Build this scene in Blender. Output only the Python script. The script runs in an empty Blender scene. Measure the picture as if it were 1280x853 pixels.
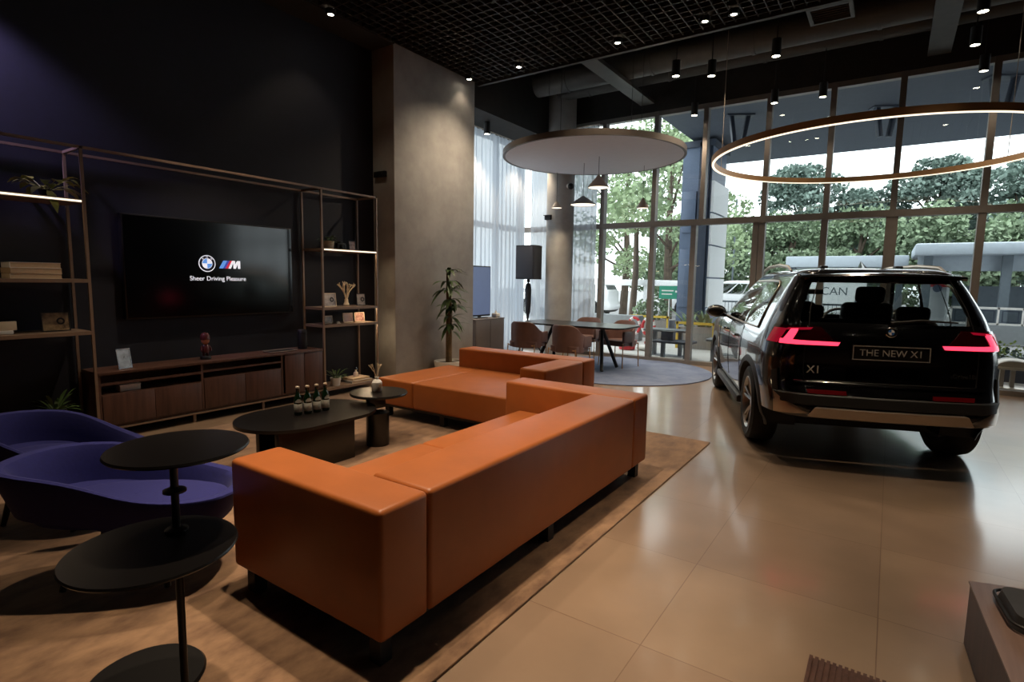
import bpy, bmesh, math, random
import numpy as np
from mathutils import Vector, Matrix
random.seed(7)
C = bpy.context.scene.collection
S = bpy.context.scene
PI = math.pi
# ------------------------------------------------------------------ camera, world, exposure
F_PX, YAW, PITCH, ROLL, CAM_H = 688.8, 0.59944, 0.11022, 0.015464, 1.48
fw = Vector((-math.sin(YAW)*math.cos(PITCH), math.cos(YAW)*math.cos(PITCH), -math.sin(PITCH)))
rt = Vector((math.cos(YAW), math.sin(YAW), 0)); up = rt.cross(fw)
r2 = rt*math.cos(ROLL) + up*math.sin(ROLL); u2 = -rt*math.sin(ROLL) + up*math.cos(ROLL)
cam_d = bpy.data.cameras.new('camera'); cam = bpy.data.objects.new('camera', cam_d); C.objects.link(cam)
cam_d.sensor_width = 36; cam_d.lens = F_PX/1280*36; cam_d.clip_start = .05; cam_d.clip_end = 300
m3 = Matrix((r2, u2, -fw)).transposed()
cam.matrix_world = Matrix.Translation((0, 0, CAM_H)) @ m3.to_4x4()
S.camera = cam
w = bpy.data.worlds.new('overcast_sky'); S.world = w; w.use_nodes = True
nt = w.node_tree; bg = nt.nodes['Background']
geo = nt.nodes.new('ShaderNodeTexCoord'); sp = nt.nodes.new('ShaderNodeSeparateXYZ'); rp = nt.nodes.new('ShaderNodeValToRGB')
nt.links.new(geo.outputs['Generated'], sp.inputs[0]); nt.links.new(sp.outputs['Z'], rp.inputs['Fac'])
rp.color_ramp.elements[0].position = 0.0; rp.color_ramp.elements[0].color = (.86, .92, .98, 1)
rp.color_ramp.elements[1].position = .8; rp.color_ramp.elements[1].color = (.95, .98, 1, 1)
nt.links.new(rp.outputs[0], bg.inputs['Color']); bg.inputs['Strength'].default_value = 3.8
S.view_settings.view_transform = 'Standard'; S.view_settings.look = 'None'
S.view_settings.exposure = 0.0; S.view_settings.gamma = 1.0; S.view_settings.use_curve_mapping = False
S.cycles.max_bounces = 7; S.cycles.transparent_max_bounces = 14; S.cycles.diffuse_bounces = 3
S.cycles.sample_clamp_indirect = 4.0; S.cycles.caustics_reflective = False; S.cycles.caustics_refractive = False
WARM = (1.0, .79, .56)
LAMP_W = 190.0

# ------------------------------------------------------------------ helpers
def lin(c):
    return tuple((x/255/12.92 if x/255 <= .04045 else ((x/255+.055)/1.055)**2.4) for x in c)
def mat(name, rgb, rough=.5, metal=0., spec=.5, coat=0., noise=0., nscale=8., bump=0., stretch=None, rgb2=None, emit=None, es=0., sheen=0.):
    m = bpy.data.materials.new(name); m.use_nodes = True; n = m.node_tree; b = n.nodes['Principled BSDF']
    c = lin(rgb); b.inputs['Base Color'].default_value = (*c, 1); b.inputs['Roughness'].default_value = rough
    b.inputs['Metallic'].default_value = metal; b.inputs['Specular IOR Level'].default_value = spec
    b.inputs['Coat Weight'].default_value = coat; b.inputs['Coat Roughness'].default_value = .03
    b.inputs['Sheen Weight'].default_value = sheen
    if noise or bump or rgb2:
        tc = n.nodes.new('ShaderNodeTexCoord'); mp = n.nodes.new('ShaderNodeMapping'); nz = n.nodes.new('ShaderNodeTexNoise')
        n.links.new(tc.outputs['Object'], mp.inputs[0]); n.links.new(mp.outputs[0], nz.inputs['Vector'])
        if stretch: mp.inputs['Scale'].default_value = stretch
        nz.inputs['Scale'].default_value = nscale; nz.inputs['Detail'].default_value = 5; nz.inputs['Roughness'].default_value = .6
        if noise or rgb2:
            r = n.nodes.new('ShaderNodeValToRGB'); n.links.new(nz.outputs['Fac'], r.inputs['Fac'])
            e = r.color_ramp.elements; e[0].position = .32; e[1].position = .68
            if rgb2: a, d = c, lin(rgb2)
            else: a = tuple(x*(1-noise) for x in c); d = tuple(min(1, x*(1+noise)) for x in c)
            e[0].color = (*a, 1); e[1].color = (*d, 1); n.links.new(r.outputs[0], b.inputs['Base Color'])
        if bump:
            bp = n.nodes.new('ShaderNodeBump'); bp.inputs['Strength'].default_value = bump; bp.inputs['Distance'].default_value = .01
            n.links.new(nz.outputs['Fac'], bp.inputs['Height']); n.links.new(bp.outputs[0], b.inputs['Normal'])
    if emit:
        b.inputs['Emission Color'].default_value = (*emit, 1); b.inputs['Emission Strength'].default_value = es
    return m
def glass_mat(name, tint=(1, 1, 1), refl=1.0, rough=0.0):
    m = bpy.data.materials.new(name); m.use_nodes = True; n = m.node_tree; n.nodes.clear()
    o = n.nodes.new('ShaderNodeOutputMaterial'); mx = n.nodes.new('ShaderNodeMixShader'); t = n.nodes.new('ShaderNodeBsdfTransparent')
    g = n.nodes.new('ShaderNodeBsdfGlossy'); f = n.nodes.new('ShaderNodeLayerWeight'); pw = n.nodes.new('ShaderNodeMath'); pw.operation = 'POWER'; pw.inputs[1].default_value = 5; ad = n.nodes.new('ShaderNodeMath'); ad.operation = 'MULTIPLY_ADD'; ad.inputs[1].default_value = .92; ad.inputs[2].default_value = .04; f.inputs['Blend'].default_value = .5; mu = n.nodes.new('ShaderNodeMath'); mu.operation = 'MULTIPLY'
    mu.inputs[1].default_value = refl; n.links.new(f.outputs['Facing'], pw.inputs[0]); n.links.new(pw.outputs[0], ad.inputs[0])
    t.inputs['Color'].default_value = (*tint, 1); g.inputs['Roughness'].default_value = rough
    n.links.new(ad.outputs[0], mu.inputs[0]); n.links.new(mu.outputs[0], mx.inputs[0]); n.links.new(t.outputs[0], mx.inputs[1]); n.links.new(g.outputs[0], mx.inputs[2])
    n.links.new(mx.outputs[0], o.inputs[0]); return m
def sheer_mat(name):
    m = bpy.data.materials.new(name); m.use_nodes = True; n = m.node_tree; n.nodes.clear()
    o = n.nodes.new('ShaderNodeOutputMaterial'); a = n.nodes.new('ShaderNodeMixShader'); b = n.nodes.new('ShaderNodeMixShader')
    t = n.nodes.new('ShaderNodeBsdfTransparent'); d = n.nodes.new('ShaderNodeBsdfDiffuse'); l = n.nodes.new('ShaderNodeBsdfTranslucent')
    d.inputs[0].default_value = (.66, .69, .75, 1); l.inputs[0].default_value = (.40, .44, .50, 1)
    a.inputs[0].default_value = .6; b.inputs[0].default_value = .13
    n.links.new(d.outputs[0], a.inputs[1]); n.links.new(l.outputs[0], a.inputs[2]); n.links.new(a.outputs[0], b.inputs[1]); n.links.new(t.outputs[0], b.inputs[2])
    n.links.new(b.outputs[0], o.inputs[0]); return m

class MB:
    def __init__(s): s.bm = bmesh.new()
    def _tf(s, vs, M):
        for v in vs: v.co = M @ v.co
    def box(s, c, d, rz=0, bev=0, seg=2, rx=0, ry=0):
        vs = bmesh.ops.create_cube(s.bm, size=1)['verts']
        for v in vs: v.co = Vector((v.co.x*d[0], v.co.y*d[1], v.co.z*d[2]))
        if bev:
            es = list({e for v in vs for e in v.link_edges})
            r = bmesh.ops.bevel(s.bm, geom=es, offset=min(bev, min(d)*.49), segments=seg, profile=.5, affect='EDGES')
            vs = list({v for f in r['faces'] for v in f.verts} | {v for v in vs if v.is_valid})
            seen = set(vs); st = list(vs)
            while st:
                v = st.pop()
                for e in v.link_edges:
                    o = e.other_vert(v)
                    if o not in seen: seen.add(o); st.append(o)
            vs = list(seen)
        s._tf(vs, Matrix.Translation(c) @ Matrix.Rotation(rz, 4, 'Z') @ Matrix.Rotation(ry, 4, 'Y') @ Matrix.Rotation(rx, 4, 'X')); return s
    def span(s, a, b, bev=0, seg=2):
        return s.box([(a[i]+b[i])/2 for i in range(3)], [abs(b[i]-a[i]) for i in range(3)], bev=bev, seg=seg)
    def cyl(s, p0, p1, r, r1=None, n=20):
        return s.tube([p0, p1], [r, r if r1 is None else r1], n)
    def tube(s, pts, r, n=8, closed=False, cap=True):
        pts = [Vector(p) for p in pts]; k = len(pts); rs = r if isinstance(r, (list, tuple)) else [r]*k
        rings = []; nrm = None
        for i, p in enumerate(pts):
            if closed: d = pts[(i+1) % k]-pts[i-1]
            else: d = pts[min(i+1, k-1)]-pts[max(i-1, 0)]
            d.normalize()
            if nrm is None:
                nrm = d.orthogonal().normalized()
                if abs(d.z) < .99: nrm = (Vector((0, 0, 1))-d*d.z).normalized()
            else:
                nrm = (nrm-d*nrm.dot(d)); nrm = nrm.normalized() if nrm.length > 1e-6 else d.orthogonal().normalized()
            bi = d.cross(nrm)
            rings.append([s.bm.verts.new(p+(nrm*math.cos(2*PI*j/n)+bi*math.sin(2*PI*j/n))*rs[i]) for j in range(n)])
        for i in range(k if closed else k-1):
            A, B = rings[i], rings[(i+1) % k]
            for j in range(n): s.bm.faces.new((A[j], A[(j+1) % n], B[(j+1) % n], B[j]))
        if cap and not closed:
            s.bm.faces.new(rings[0][::-1]); s.bm.faces.new(rings[-1])
        return s
    def lathe(s, prof, c=(0, 0, 0), n=24, M=None, sx=1, sy=1):
        M = M or Matrix.Identity(4); c = Vector(c); rings = []
        for r, z in prof:
            if r < 1e-5: rings.append([s.bm.verts.new(c+(M @ Vector((0, 0, z))))])
            else: rings.append([s.bm.verts.new(c+(M @ Vector((r*sx*math.cos(2*PI*j/n), r*sy*math.sin(2*PI*j/n), z)))) for j in range(n)])
        for A, B in zip(rings, rings[1:]):
            for j in range(n):
                k = (j+1) % n
                if len(A) == 1 and len(B) == 1: break
                if len(A) == 1: s.bm.faces.new((A[0], B[k], B[j]))
                elif len(B) == 1: s.bm.faces.new((A[j], A[k], B[0]))
                else: s.bm.faces.new((A[j], A[k], B[k], B[j]))
        return s
    def prism(s, poly, z0, z1, M=None):
        M = M or Matrix.Identity(4)
        A = [s.bm.verts.new(M @ Vector((x, y, z0))) for x, y in poly]; B = [s.bm.verts.new(M @ Vector((x, y, z1))) for x, y in poly]
        n = len(poly); s.bm.faces.new(A[::-1]); s.bm.faces.new(B)
        for i in range(n): s.bm.faces.new((A[i], A[(i+1) % n], B[(i+1) % n], B[i]))
        return s
    def ball(s, c, r, n=16, m=10, M=None):
        r = r if isinstance(r, (tuple, list)) else (r, r, r)
        vs = bmesh.ops.create_uvsphere(s.bm, u_segments=n, v_segments=m, radius=1)['verts']
        T = Matrix.Translation(c) @ (M or Matrix.Identity(4)) @ Matrix.Diagonal((*r, 1)); s._tf(vs, T); return s
    def face(s, pts):
        s.bm.faces.new([s.bm.verts.new(p) for p in pts]); return s
    def grid(s, rows, closed=False):
        R = [[s.bm.verts.new(p) for p in row] for row in rows]
        for A, B in zip(R, R[1:]):
            n = len(A)
            for j in range(n if closed else n-1): s.bm.faces.new((A[j], A[(j+1) % n], B[(j+1) % n], B[j]))
        return s
    def leaf(s, base, d, L, wd, droop=.3, n=4, fold=.15):
        base = Vector(base); d = Vector(d).normalized(); side = d.cross(Vector((0, 0, 1)))
        side = side.normalized() if side.length > 1e-3 else Vector((1, 0, 0)); upv = side.cross(d)
        rows = []
        for i in range(n+1):
            t = i/n; p = base+d*L*t+Vector((0, 0, -1))*droop*L*t*t
            ww = wd*max(.04, math.sin(PI*min(1, .12+t*.88))**.8)*.5
            rows.append([p-side*ww+upv*fold*ww, p, p+side*ww+upv*fold*ww])
        return s.grid(rows)
    def recalc(s): bmesh.ops.recalc_face_normals(s.bm, faces=s.bm.faces); return s
def build(name, mb, m, parent=None, label=None, smooth=True, loc=None, recalc=True):
    if recalc: mb.recalc()
    if smooth:
        for f in mb.bm.faces: f.smooth = True
        for e in mb.bm.edges:
            if len(e.link_faces) == 2 and e.calc_face_angle(0) > math.radians(38): e.smooth = False
    me = bpy.data.meshes.new(name); mb.bm.to_mesh(me); mb.bm.free(); me.materials.append(m)
    o = bpy.data.objects.new(name, me); C.objects.link(o)
    if parent: o.parent = parent
    if loc: o.location = loc
    if label: o['label'] = label
    return o
def thing(name, label, cat, loc=(0, 0, 0), rz=0, group=None):
    o = bpy.data.objects.new(name, None); o.empty_display_size = .1; C.objects.link(o)
    o.location = loc; o.rotation_euler = (0, 0, rz); o['label'] = label; o['category'] = cat
    if group: o['group'] = group
    return o
def tag(o, label, cat, group=None, kind=None):
    o['label'] = label; o['category'] = cat
    if group: o['group'] = group
    if kind: o['kind'] = kind
    return o
def struct(name, mb, m, label, parent=None):
    o = build(name, mb, m, parent)
    if not parent: o['kind'] = 'structure'; o['label'] = label; o['category'] = name.split('_')[0]
    return o
def dup(root, loc=None, rz=None, label=None, group=None):
    r = root.copy(); C.objects.link(r)
    if loc is not None: r.location = loc
    if rz is not None: r.rotation_euler = (0, 0, rz)
    if label: r['label'] = label
    if group: r['group'] = group
    for ch in list(root.children):
        c = ch.copy(); C.objects.link(c); c.parent = r
        for g in list(ch.children):
            d = g.copy(); C.objects.link(d); d.parent = c
    return r
def text_mb(txt, size, M, ext=.002, align='CENTER'):
    cu = bpy.data.curves.new('t', 'FONT'); cu.body = txt; cu.size = size; cu.extrude = ext; cu.align_x = align; cu.align_y = 'CENTER'
    o = bpy.data.objects.new('t', cu); C.objects.link(o); bpy.context.view_layer.update()
    me = bpy.data.meshes.new_from_object(o.evaluated_get(bpy.context.evaluated_depsgraph_get()))
    b = MB(); b.bm.from_mesh(me); b._tf(b.bm.verts, M)
    bpy.data.objects.remove(o); bpy.data.curves.remove(cu); bpy.data.meshes.remove(me)
    return b
def plane_M(o, ux, uy):
    ux = Vector(ux).normalized(); uy = Vector(uy).normalized(); uz = ux.cross(uy)
    M = Matrix((ux, uy, uz)).transposed().to_4x4(); M.translation = Vector(o); return M
def rrect(x0, y0, x1, y1, r, n=6):
    P = []
    for cx, cy, a in ((x1-r, y1-r, 0), (x0+r, y1-r, 90), (x0+r, y0+r, 180), (x1-r, y0+r, 270)):
        for i in range(n+1):
            t = math.radians(a+90*i/n); P.append((cx+r*math.cos(t), cy+r*math.sin(t)))
    return P
def circ(cx, cy, r, n=48, a0=0): return [(cx+r*math.cos(a0+2*PI*i/n), cy+r*math.sin(a0+2*PI*i/n)) for i in range(n)]

# ------------------------------------------------------------------ materials
M = {}
M['navy'] = mat('navy_wall', (9, 11, 27), .75, noise=.25, nscale=14, bump=.05)
M['black'] = mat('black_matte', (14, 14, 15), .55, noise=.1)
M['blackmetal'] = mat('black_metal', (20, 18, 18), .38, metal=.3)
M['ceil'] = mat('ceiling_black', (32, 30, 29), .9, noise=.2)
M['duct'] = mat('duct_dark', (60, 59, 56), .6, noise=.15)
M['grid'] = mat('ceiling_grid_brown', (38, 33, 30), .6, noise=.1)
M['concrete'] = mat('concrete', (172, 170, 167), .8, nscale=2.2, bump=.15, rgb2=(146, 144, 141))
M['frame'] = mat('window_frame_bronze', (124, 119, 115), .45, metal=.2, noise=.08)
M['shelf'] = mat('shelf_bronze', (124, 103, 87), .45, metal=.2, noise=.1)
M['walnut'] = mat('dark_walnut', (62, 40, 33), .45, nscale=3, stretch=(9, 9, .7), rgb2=(86, 58, 48), bump=.05)
M['leather'] = mat('orange_leather', (154, 86, 40), .42, noise=.07, nscale=5, bump=.04, spec=.4)
M['rugm'] = mat('tan_rug', (100, 73, 53), .95, nscale=8, rgb2=(150, 117, 88), bump=.3, stretch=(1.2, .6, 1), sheen=.2)
M['rugblue'] = mat('grey_blue_rug', (84, 98, 128), .95, nscale=3.2, rgb2=(112, 124, 150), bump=.3)
M['bluefab'] = mat('blue_fabric', (22, 25, 96), .9, noise=.1, nscale=60, bump=.1, sheen=.04)
M['tabletop'] = mat('black_table', (15, 12, 11), .3, noise=.1, spec=.5)
M['brownleather'] = mat('brown_leather', (104, 76, 70), .5, noise=.1, bump=.05)
M['white'] = mat('white_matte', (226, 222, 216), .6, noise=.03)
M['cream'] = mat('cream', (214, 196, 168), .6, noise=.06)
M['paper'] = mat('paper_pages', (196, 170, 138), .7, noise=.12, nscale=30, stretch=(1, 1, 12))
M['leaf'] = mat('plant_leaf', (62, 84, 40), .45, noise=.4, nscale=6)
M['leafy'] = mat('plant_leaf_yellow', (128, 128, 50), .5, noise=.4, nscale=9)
M['trunk'] = mat('plant_cane', (112, 92, 66), .8, noise=.3, nscale=14, bump=.3)
M['soil'] = mat('potting_soil', (52, 40, 32), .95, noise=.4, nscale=30)
M['chrome'] = mat('chrome', (210, 210, 212), .12, metal=1., noise=.02)
M['silver'] = mat('satin_silver', (176, 164, 152), .35, metal=.6, noise=.05)
M['brass'] = mat('brushed_brass', (172, 136, 98), .4, metal=.35, noise=.05)
M['ledw'] = mat('warm_led', (255, 235, 200), .5, emit=(1, .88, .68), es=1.5)
M['lens'] = mat('lamp_lens', (255, 240, 220), .5, emit=(1, .88, .68), es=30)
M['pendl'] = mat('pendant_diffuser', (255, 240, 220), .5, emit=(1, .88, .70), es=1.6)
M['glass'] = glass_mat('clear_glass', (.93, .96, .95), 1.3)
M['sheer'] = sheer_mat('sheer_curtain')
M['discw'] = mat('disc_white', (206, 204, 208), .8, noise=.02)
M['taupe'] = mat('taupe_shade', (172, 158, 146), .55, noise=.05)
M['darkshade'] = mat('charcoal_shade', (82, 82, 84), .55, noise=.05)
M['greycab'] = mat('grey_laminate', (112, 104, 102), .6, noise=.05)
M['screenon'] = mat('lit_screen_blue', (60, 80, 130), .3, emit=(.30, .38, .60), es=.25, noise=.05)
def floor_mat():
    m = bpy.data.materials.new('beige_stone_tiles'); m.use_nodes = True; n = m.node_tree; b = n.nodes['Principled BSDF']
    tc = n.nodes.new('ShaderNodeTexCoord'); mp = n.nodes.new('ShaderNodeMapping'); n.links.new(tc.outputs['Object'], mp.inputs[0])
    mp.inputs['Location'].default_value = (.74, .35, 0)
    br = n.nodes.new('ShaderNodeTexBrick'); n.links.new(mp.outputs[0], br.inputs['Vector'])
    br.offset = 0; br.inputs['Scale'].default_value = 1; br.inputs['Brick Width'].default_value = .8; br.inputs['Row Height'].default_value = .8
    br.inputs['Mortar Size'].default_value = .0025; br.inputs['Mortar Smooth'].default_value = .3
    br.inputs['Color1'].default_value = (*lin((146, 124, 104)), 1); br.inputs['Color2'].default_value = (*lin((137, 115, 97)), 1); br.inputs['Mortar'].default_value = (*lin((112, 88, 70)), 1)
    nz = n.nodes.new('ShaderNodeTexNoise'); n.links.new(mp.outputs[0], nz.inputs['Vector']); nz.inputs['Scale'].default_value = 2.6; nz.inputs['Detail'].default_value = 6
    mx = n.nodes.new('ShaderNodeMix'); mx.data_type = 'RGBA'; mx.blend_type = 'MULTIPLY'; mx.inputs[0].default_value = .5
    r = n.nodes.new('ShaderNodeValToRGB'); r.color_ramp.elements[0].color = (.72, .7, .68, 1); r.color_ramp.elements[1].color = (1.15, 1.12, 1.1, 1); r.color_ramp.elements[0].position = .3; r.color_ramp.elements[1].position = .7
    n.links.new(nz.outputs['Fac'], r.inputs[0]); n.links.new(br.outputs['Color'], mx.inputs[6]); n.links.new(r.outputs[0], mx.inputs[7]); n.links.new(mx.outputs[2], b.inputs['Base Color'])
    b.inputs['Roughness'].default_value = .28; b.inputs['Specular IOR Level'].default_value = .8; b.inputs['Coat Weight'].default_value = .7; b.inputs['Coat Roughness'].default_value = .13
    return m
M['floor'] = floor_mat()

# ------------------------------------------------------------------ shell
FY = 10.08      # facade plane
WX = -6.1       # dark wall plane
struct('floor', MB().span((-6.8, -5, -.1), (6.5, FY+.1, 0)), M['floor'], 'beige stone tile floor')
struct('ceiling', MB().span((-6.8, -5, 5.3), (6.5, FY+.1, 5.4)), M['ceil'], 'black open ceiling')
struct('wall_left', MB().span((WX-.2, -5, 0), (WX, 5.42, 5.3)), M['navy'], 'dark navy wall behind the television')
struct('wall_pier', MB().span((WX-.2, 5.42, 0), (-5.68, 7.16, 5.3), bev=.01), M['concrete'], 'raw concrete pier at the end of the shelving')
struct('wall_back', MB().span((-6.3, -5.2, 0), (6.5, -5, 5.3)), M['navy'], 'wall behind the viewer')
struct('wall_right', MB().span((6.5, -5.2, 0), (6.7, FY+.1, 5.3)), M['navy'], 'right end wall')
struct('wall_front', MB().span((-6.8, FY-.06, 4.56), (6.5, FY+.1, 5.3)), M['ceil'], 'black bulkhead over the glass front')
struct('wall_column', MB().cyl((-5.53, 9.72, 0), (-5.53, 9.72, 5.3), .27, n=40), M['concrete'], 'round concrete column at the window corner')
# left side window behind the sheer curtain
wl = thing('window_1', 'side window behind the sheer curtain', 'window'); wl['kind'] = 'structure'
b = MB()
for y in (7.2, 8.15, 9.1, 10.03): b.span((-6.72, y-.04, 0), (-6.64, y+.04, 4.5))
b.span((-6.74, 7.16, 0), (-6.62, 10.1, .08)); b.span((-6.74, 7.16, 2.5), (-6.62, 10.1, 2.6)); b.span((-6.74, 7.16, 4.46), (-6.62, 10.1, 4.6))
build('window_frame', b, M['frame'], wl)
build('pane', MB().span((-6.69, 7.16, .05), (-6.68, 10.1, 4.5)), M['glass'], wl)
struct('trim_1', MB().span((-6.8, 7.16, 4.24), (-5.75, FY-.06, 5.29)), M['ceil'], 'black boxed soffit above the side curtain')
# glass front
wf = thing('window_2', 'tall glazed shop front', 'window'); wf['kind'] = 'structure'
UX = [-6.75, -5.8, -4.77, -3.74, -2.86, -1.85, -.945, -.07, .957, 1.95, 2.95, 3.95, 4.95, 5.95, 6.46]
LX = [-6.75, -5.8, -4.77, -3.74, -2.98, -1.95, -1.85, -.945, -.07, .957, 1.95, 2.95, 3.95, 4.95, 5.95, 6.46]
for x in UX: build('upper_mullion', MB().span((x-.04, FY-.06, 2.6), (x+.04, FY+.08, 4.56)), M['frame'], wf)
for x in LX:
    h = .075 if abs(x+.07) < .01 else .045
    build('lower_mullion', MB().span((x-h, FY-.06, 0), (x+h, FY+.08, 2.5)), M['frame'], wf)
build('transom', MB().span((-6.75, FY-.07, 2.5), (6.5, FY+.09, 2.6)), M['frame'], wf)
build('sill', MB().span((-6.75, FY-.07, 0), (6.5, FY+.09, .07)), M['frame'], wf)
build('head_rail', MB().span((-6.75, FY-.05, 4.48), (6.5, FY+.07, 4.56)), M['frame'], wf)
for a, c in zip(UX, UX[1:]): build('pane', MB().span((a+.04, FY, 2.6), (c-.04, FY+.012, 4.5)), M['glass'], wf)
for a, c in zip(LX, LX[1:]): build('pane', MB().span((a+.05, FY, .05), (c-.05, FY+.012, 2.52)), M['glass'], wf)

# open-cell ceiling grid and the services above the open half
GZ = 4.56
b = MB()
x = -5.64
while x < 4.5: b.span((x, 1.6, GZ), (x+.012, 7.2, GZ+.05)); x += .125
y = 1.6
while y < 7.2: b.span((-5.64, y, GZ+.001), (4.5, y+.012, GZ+.049)); y += .125
b.span((-5.66, 7.18, GZ-.03), (4.6, 7.24, GZ+.1))
struct('ceiling_grid', b, M['grid'], 'open-cell grid ceiling')
struct('ceiling_panel', MB().span((-6.1, -5, GZ), (-5.66, 5.42, GZ+.04)).span((-5.66, -5, GZ), (4.5, 1.6, GZ+.04)), M['ceil'], 'plain dark ceiling panel')
for (y, z, r, x0, x1, lab) in ((7.75, 5.0, .17, -5.5, 6.3, 'round dark ventilation duct nearest the grid ceiling'), (8.75, 4.95, .2, -5.5, 6.3, 'round dark ventilation duct in the middle of the open ceiling'), (9.55, 5.02, .13, -5.5, 6.3, 'thin dark ventilation duct nearest the glass front')):
    d = thing('ventilation_duct', lab, 'duct', (0, y, z), group='dark ducts under the open ceiling')
    build('duct_body', MB().cyl((x0, 0, 0), (x1, 0, 0), r, n=20), M['duct'], d)
    xx = x0+.6
    while xx < x1: build('duct_band', MB().cyl((xx, 0, 0), (xx+.05, 0, 0), r+.012, n=20), M['duct'], d); xx += 1.5
for (x, lab) in ((-3.9, 'dark cable tray crossing the open ceiling left of the hanging ring'), (.3, 'dark cable tray crossing the open ceiling above the parked display car')):
    t = build('cable_tray', MB().span((x-.12, 7.3, 4.68), (x+.12, 9.95, 4.69)).span((x-.13, 7.3, 4.68), (x-.12, 9.95, 4.74)).span((x+.12, 7.3, 4.68), (x+.13, 9.95, 4.74)), M['duct'])
    tag(t, lab, 'cable tray', 'cable trays under the open ceiling')
v = thing('air_vent', 'square dark air vent in the ceiling past the grid', 'vent', (-.82, 7.64, 4.6), group=None)
build('vent_frame', MB().span((-.23, -.23, 0), (.23, -.19, .06)).span((-.23, .19, 0), (.23, .23, .06)).span((-.23, -.19, 0), (-.19, .19, .06)).span((.19, -.19, 0), (.23, .19, .06)), M['duct'], v)
b = MB()
for i in range(6): b.box((0, -.15+i*.06, .03), (.38, .045, .008), rx=.6)
build('vent_louvre', b, M['duct'], v)
build('vent_neck', MB().span((-.19, -.19, .06), (.19, .19, .2)), M['ceil'], v)

# ------------------------------------------------------------------ downlights (fixture + its own lamp)
def downlight(x, y, z, label, power=LAMP_W, style='recess', ang=95, group='ceiling downlights', aim=None, top=None):
    t = thing('downlight', label, 'ceiling light', (x, y, z), group=group)
    if style == 'recess':
        build('trim_ring', MB().lathe([(.036, .012), (.036, -.006), (.058, -.006), (.06, 0), (.06, .05), (.036, .05), (.036, .012)]), M['black'], t)
        build('lens', MB().lathe([(0, .0), (.034, .0), (.034, .01), (0, .01)]), M['lens'], t)
    else:
        build('housing', MB().lathe([(.045, .01), (.045, -.005), (.056, -.005), (.056, .2), (0, .2)]), M['black'], t)
        build('lens', MB().lathe([(0, 0), (.044, 0), (.044, .01), (0, .01)]), M['lens'], t)
        if top: build('stem', MB().cyl((0, 0, .2), (0, 0, top-z), .008, n=8), M['black'], t)
    L = bpy.data.lights.new('lamp', 'SPOT'); L.energy = power; L.color = WARM; L.spot_size = math.radians(ang); L.spot_blend = 1.0 if aim else .55; L.shadow_soft_size = .035
    o = bpy.data.objects.new('lamp', L); C.objects.link(o); o.parent = t; o.location = (0, 0, -.02)
    if aim: o.rotation_euler = Vector((aim[0]-x, aim[1]-y, aim[2]-z)).to_track_quat('-Z', 'Y').to_euler()
    return t
downlight(-5.58, 4.35, GZ-.06, 'downlight alone at upper left above the shelving', 14)
for x, lab in ((-5.53, 'downlight in the grid ceiling beside the top of the concrete pier'), (-4.62, 'downlight second from the concrete pier in the grid ceiling'), (-3.11, 'downlight third from the pier, midway along the grid ceiling edge'), (-2.02, 'left one of a close pair of downlights in the grid ceiling'), (-1.70, 'right one of a close pair of downlights in the grid ceiling')):
    downlight(x, 6.83, GZ-.055, lab, 5 if x < -5 else 230 if x < -4 else 110, aim=(-5.68, 6.1, 1.6) if -5 < x < -4 else None)
for x, y, z, lab in ((-2.66, 7.78, 4.3, 'left of two downlights side by side above the white disc'), (-2.25, 8.03, 4.3, 'right of two downlights side by side above the white disc'), (-1.4, 7.77, 4.3, 'downlight on its own left of the ceiling vent wire'),
                     (-1.73, 9.71, 4.3, 'small downlight against the glass above the left end of the ring'), (-1.04, 9.5, 4.22, 'bright downlight against the glass above the ring'),
                     (.594, 8.64, 4.3, 'bright downlight at right below the topmost one'), (.563, 7.66, 4.3, 'topmost downlight near the right edge'), (.784, 9.71, 4.3, 'lowest downlight of the right-hand cluster')):
    downlight(x, y, z, lab, 25 if y > 9 else 130, 'can', top=4.765 if abs(y-8.75) < .22 else 4.845 if abs(y-7.75) < .19 else 4.895 if abs(y-9.55) < .1 else 5.3)
for x, y, z, lab in ((-2.97, 9.71, 4.3, 'black can light right of the white disc'), (-6.07+.02, 7.98, 4.02, 'black can light above the side curtain'), (-6.0, 9.3, 4.02, 'black can light above the left rim of the white disc')):
    downlight(x, y, z, lab, 110, 'can', top=(4.24 if x < -5.9 else 5.3), group='black can lights')
k = 0
for x, y, p, what in ((-4.9, 3.1, 1.15, 'over the television cabinet'), (-3.3, 2.6, 1.2, 'over the coffee table'), (-1.95, 2.5, 2.8, 'over the long sofa'), (-3.5, 4.7, 1.1, 'over the far sofa'), (-2.1, 1.6, 2.1, 'over the near sofa arm'),
                  (-4.1, 1.55, .8, 'over the blue armchairs'), (.3, 3.0, 1.5, 'over the bare floor'), (1.1, 1.0, 1.4, 'over the wooden plinth'), (.4, 5.0, 1.0, 'behind the parked car'), (2.6, 3.0, 1.1, 'over the right part of the floor'), (2.9, .6, .6, 'at the far right over the floor')):
    downlight(x, y, GZ-.055, 'recessed downlight '+what, LAMP_W*p, ang=52 if -2.2 < x < -1 else 66 if x < -1 else 54)
# purple wall washer beyond the left edge, grazing the navy wall
L = bpy.data.lights.new('wall_wash', 'SPOT'); L.energy = 230; L.color = (.62, .5, 1.0); L.spot_size = math.radians(52); L.spot_blend = .8; L.shadow_soft_size = .1
t = thing('wall_washer', 'small wall light above the left end of the shelving', 'wall light', (-5.8, .8, 3.9))
build('housing', MB().lathe([(0, 0), (.045, 0), (.05, .02), (.05, .1), (0, .1)]), M['black'], t)
o = bpy.data.objects.new('lamp', L); C.objects.link(o); o.parent = t; o.location = (0, 0, -.03); o.rotation_euler = Vector((-.30, .62, -.80)).to_track_quat('-Z', 'Y').to_euler()

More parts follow.
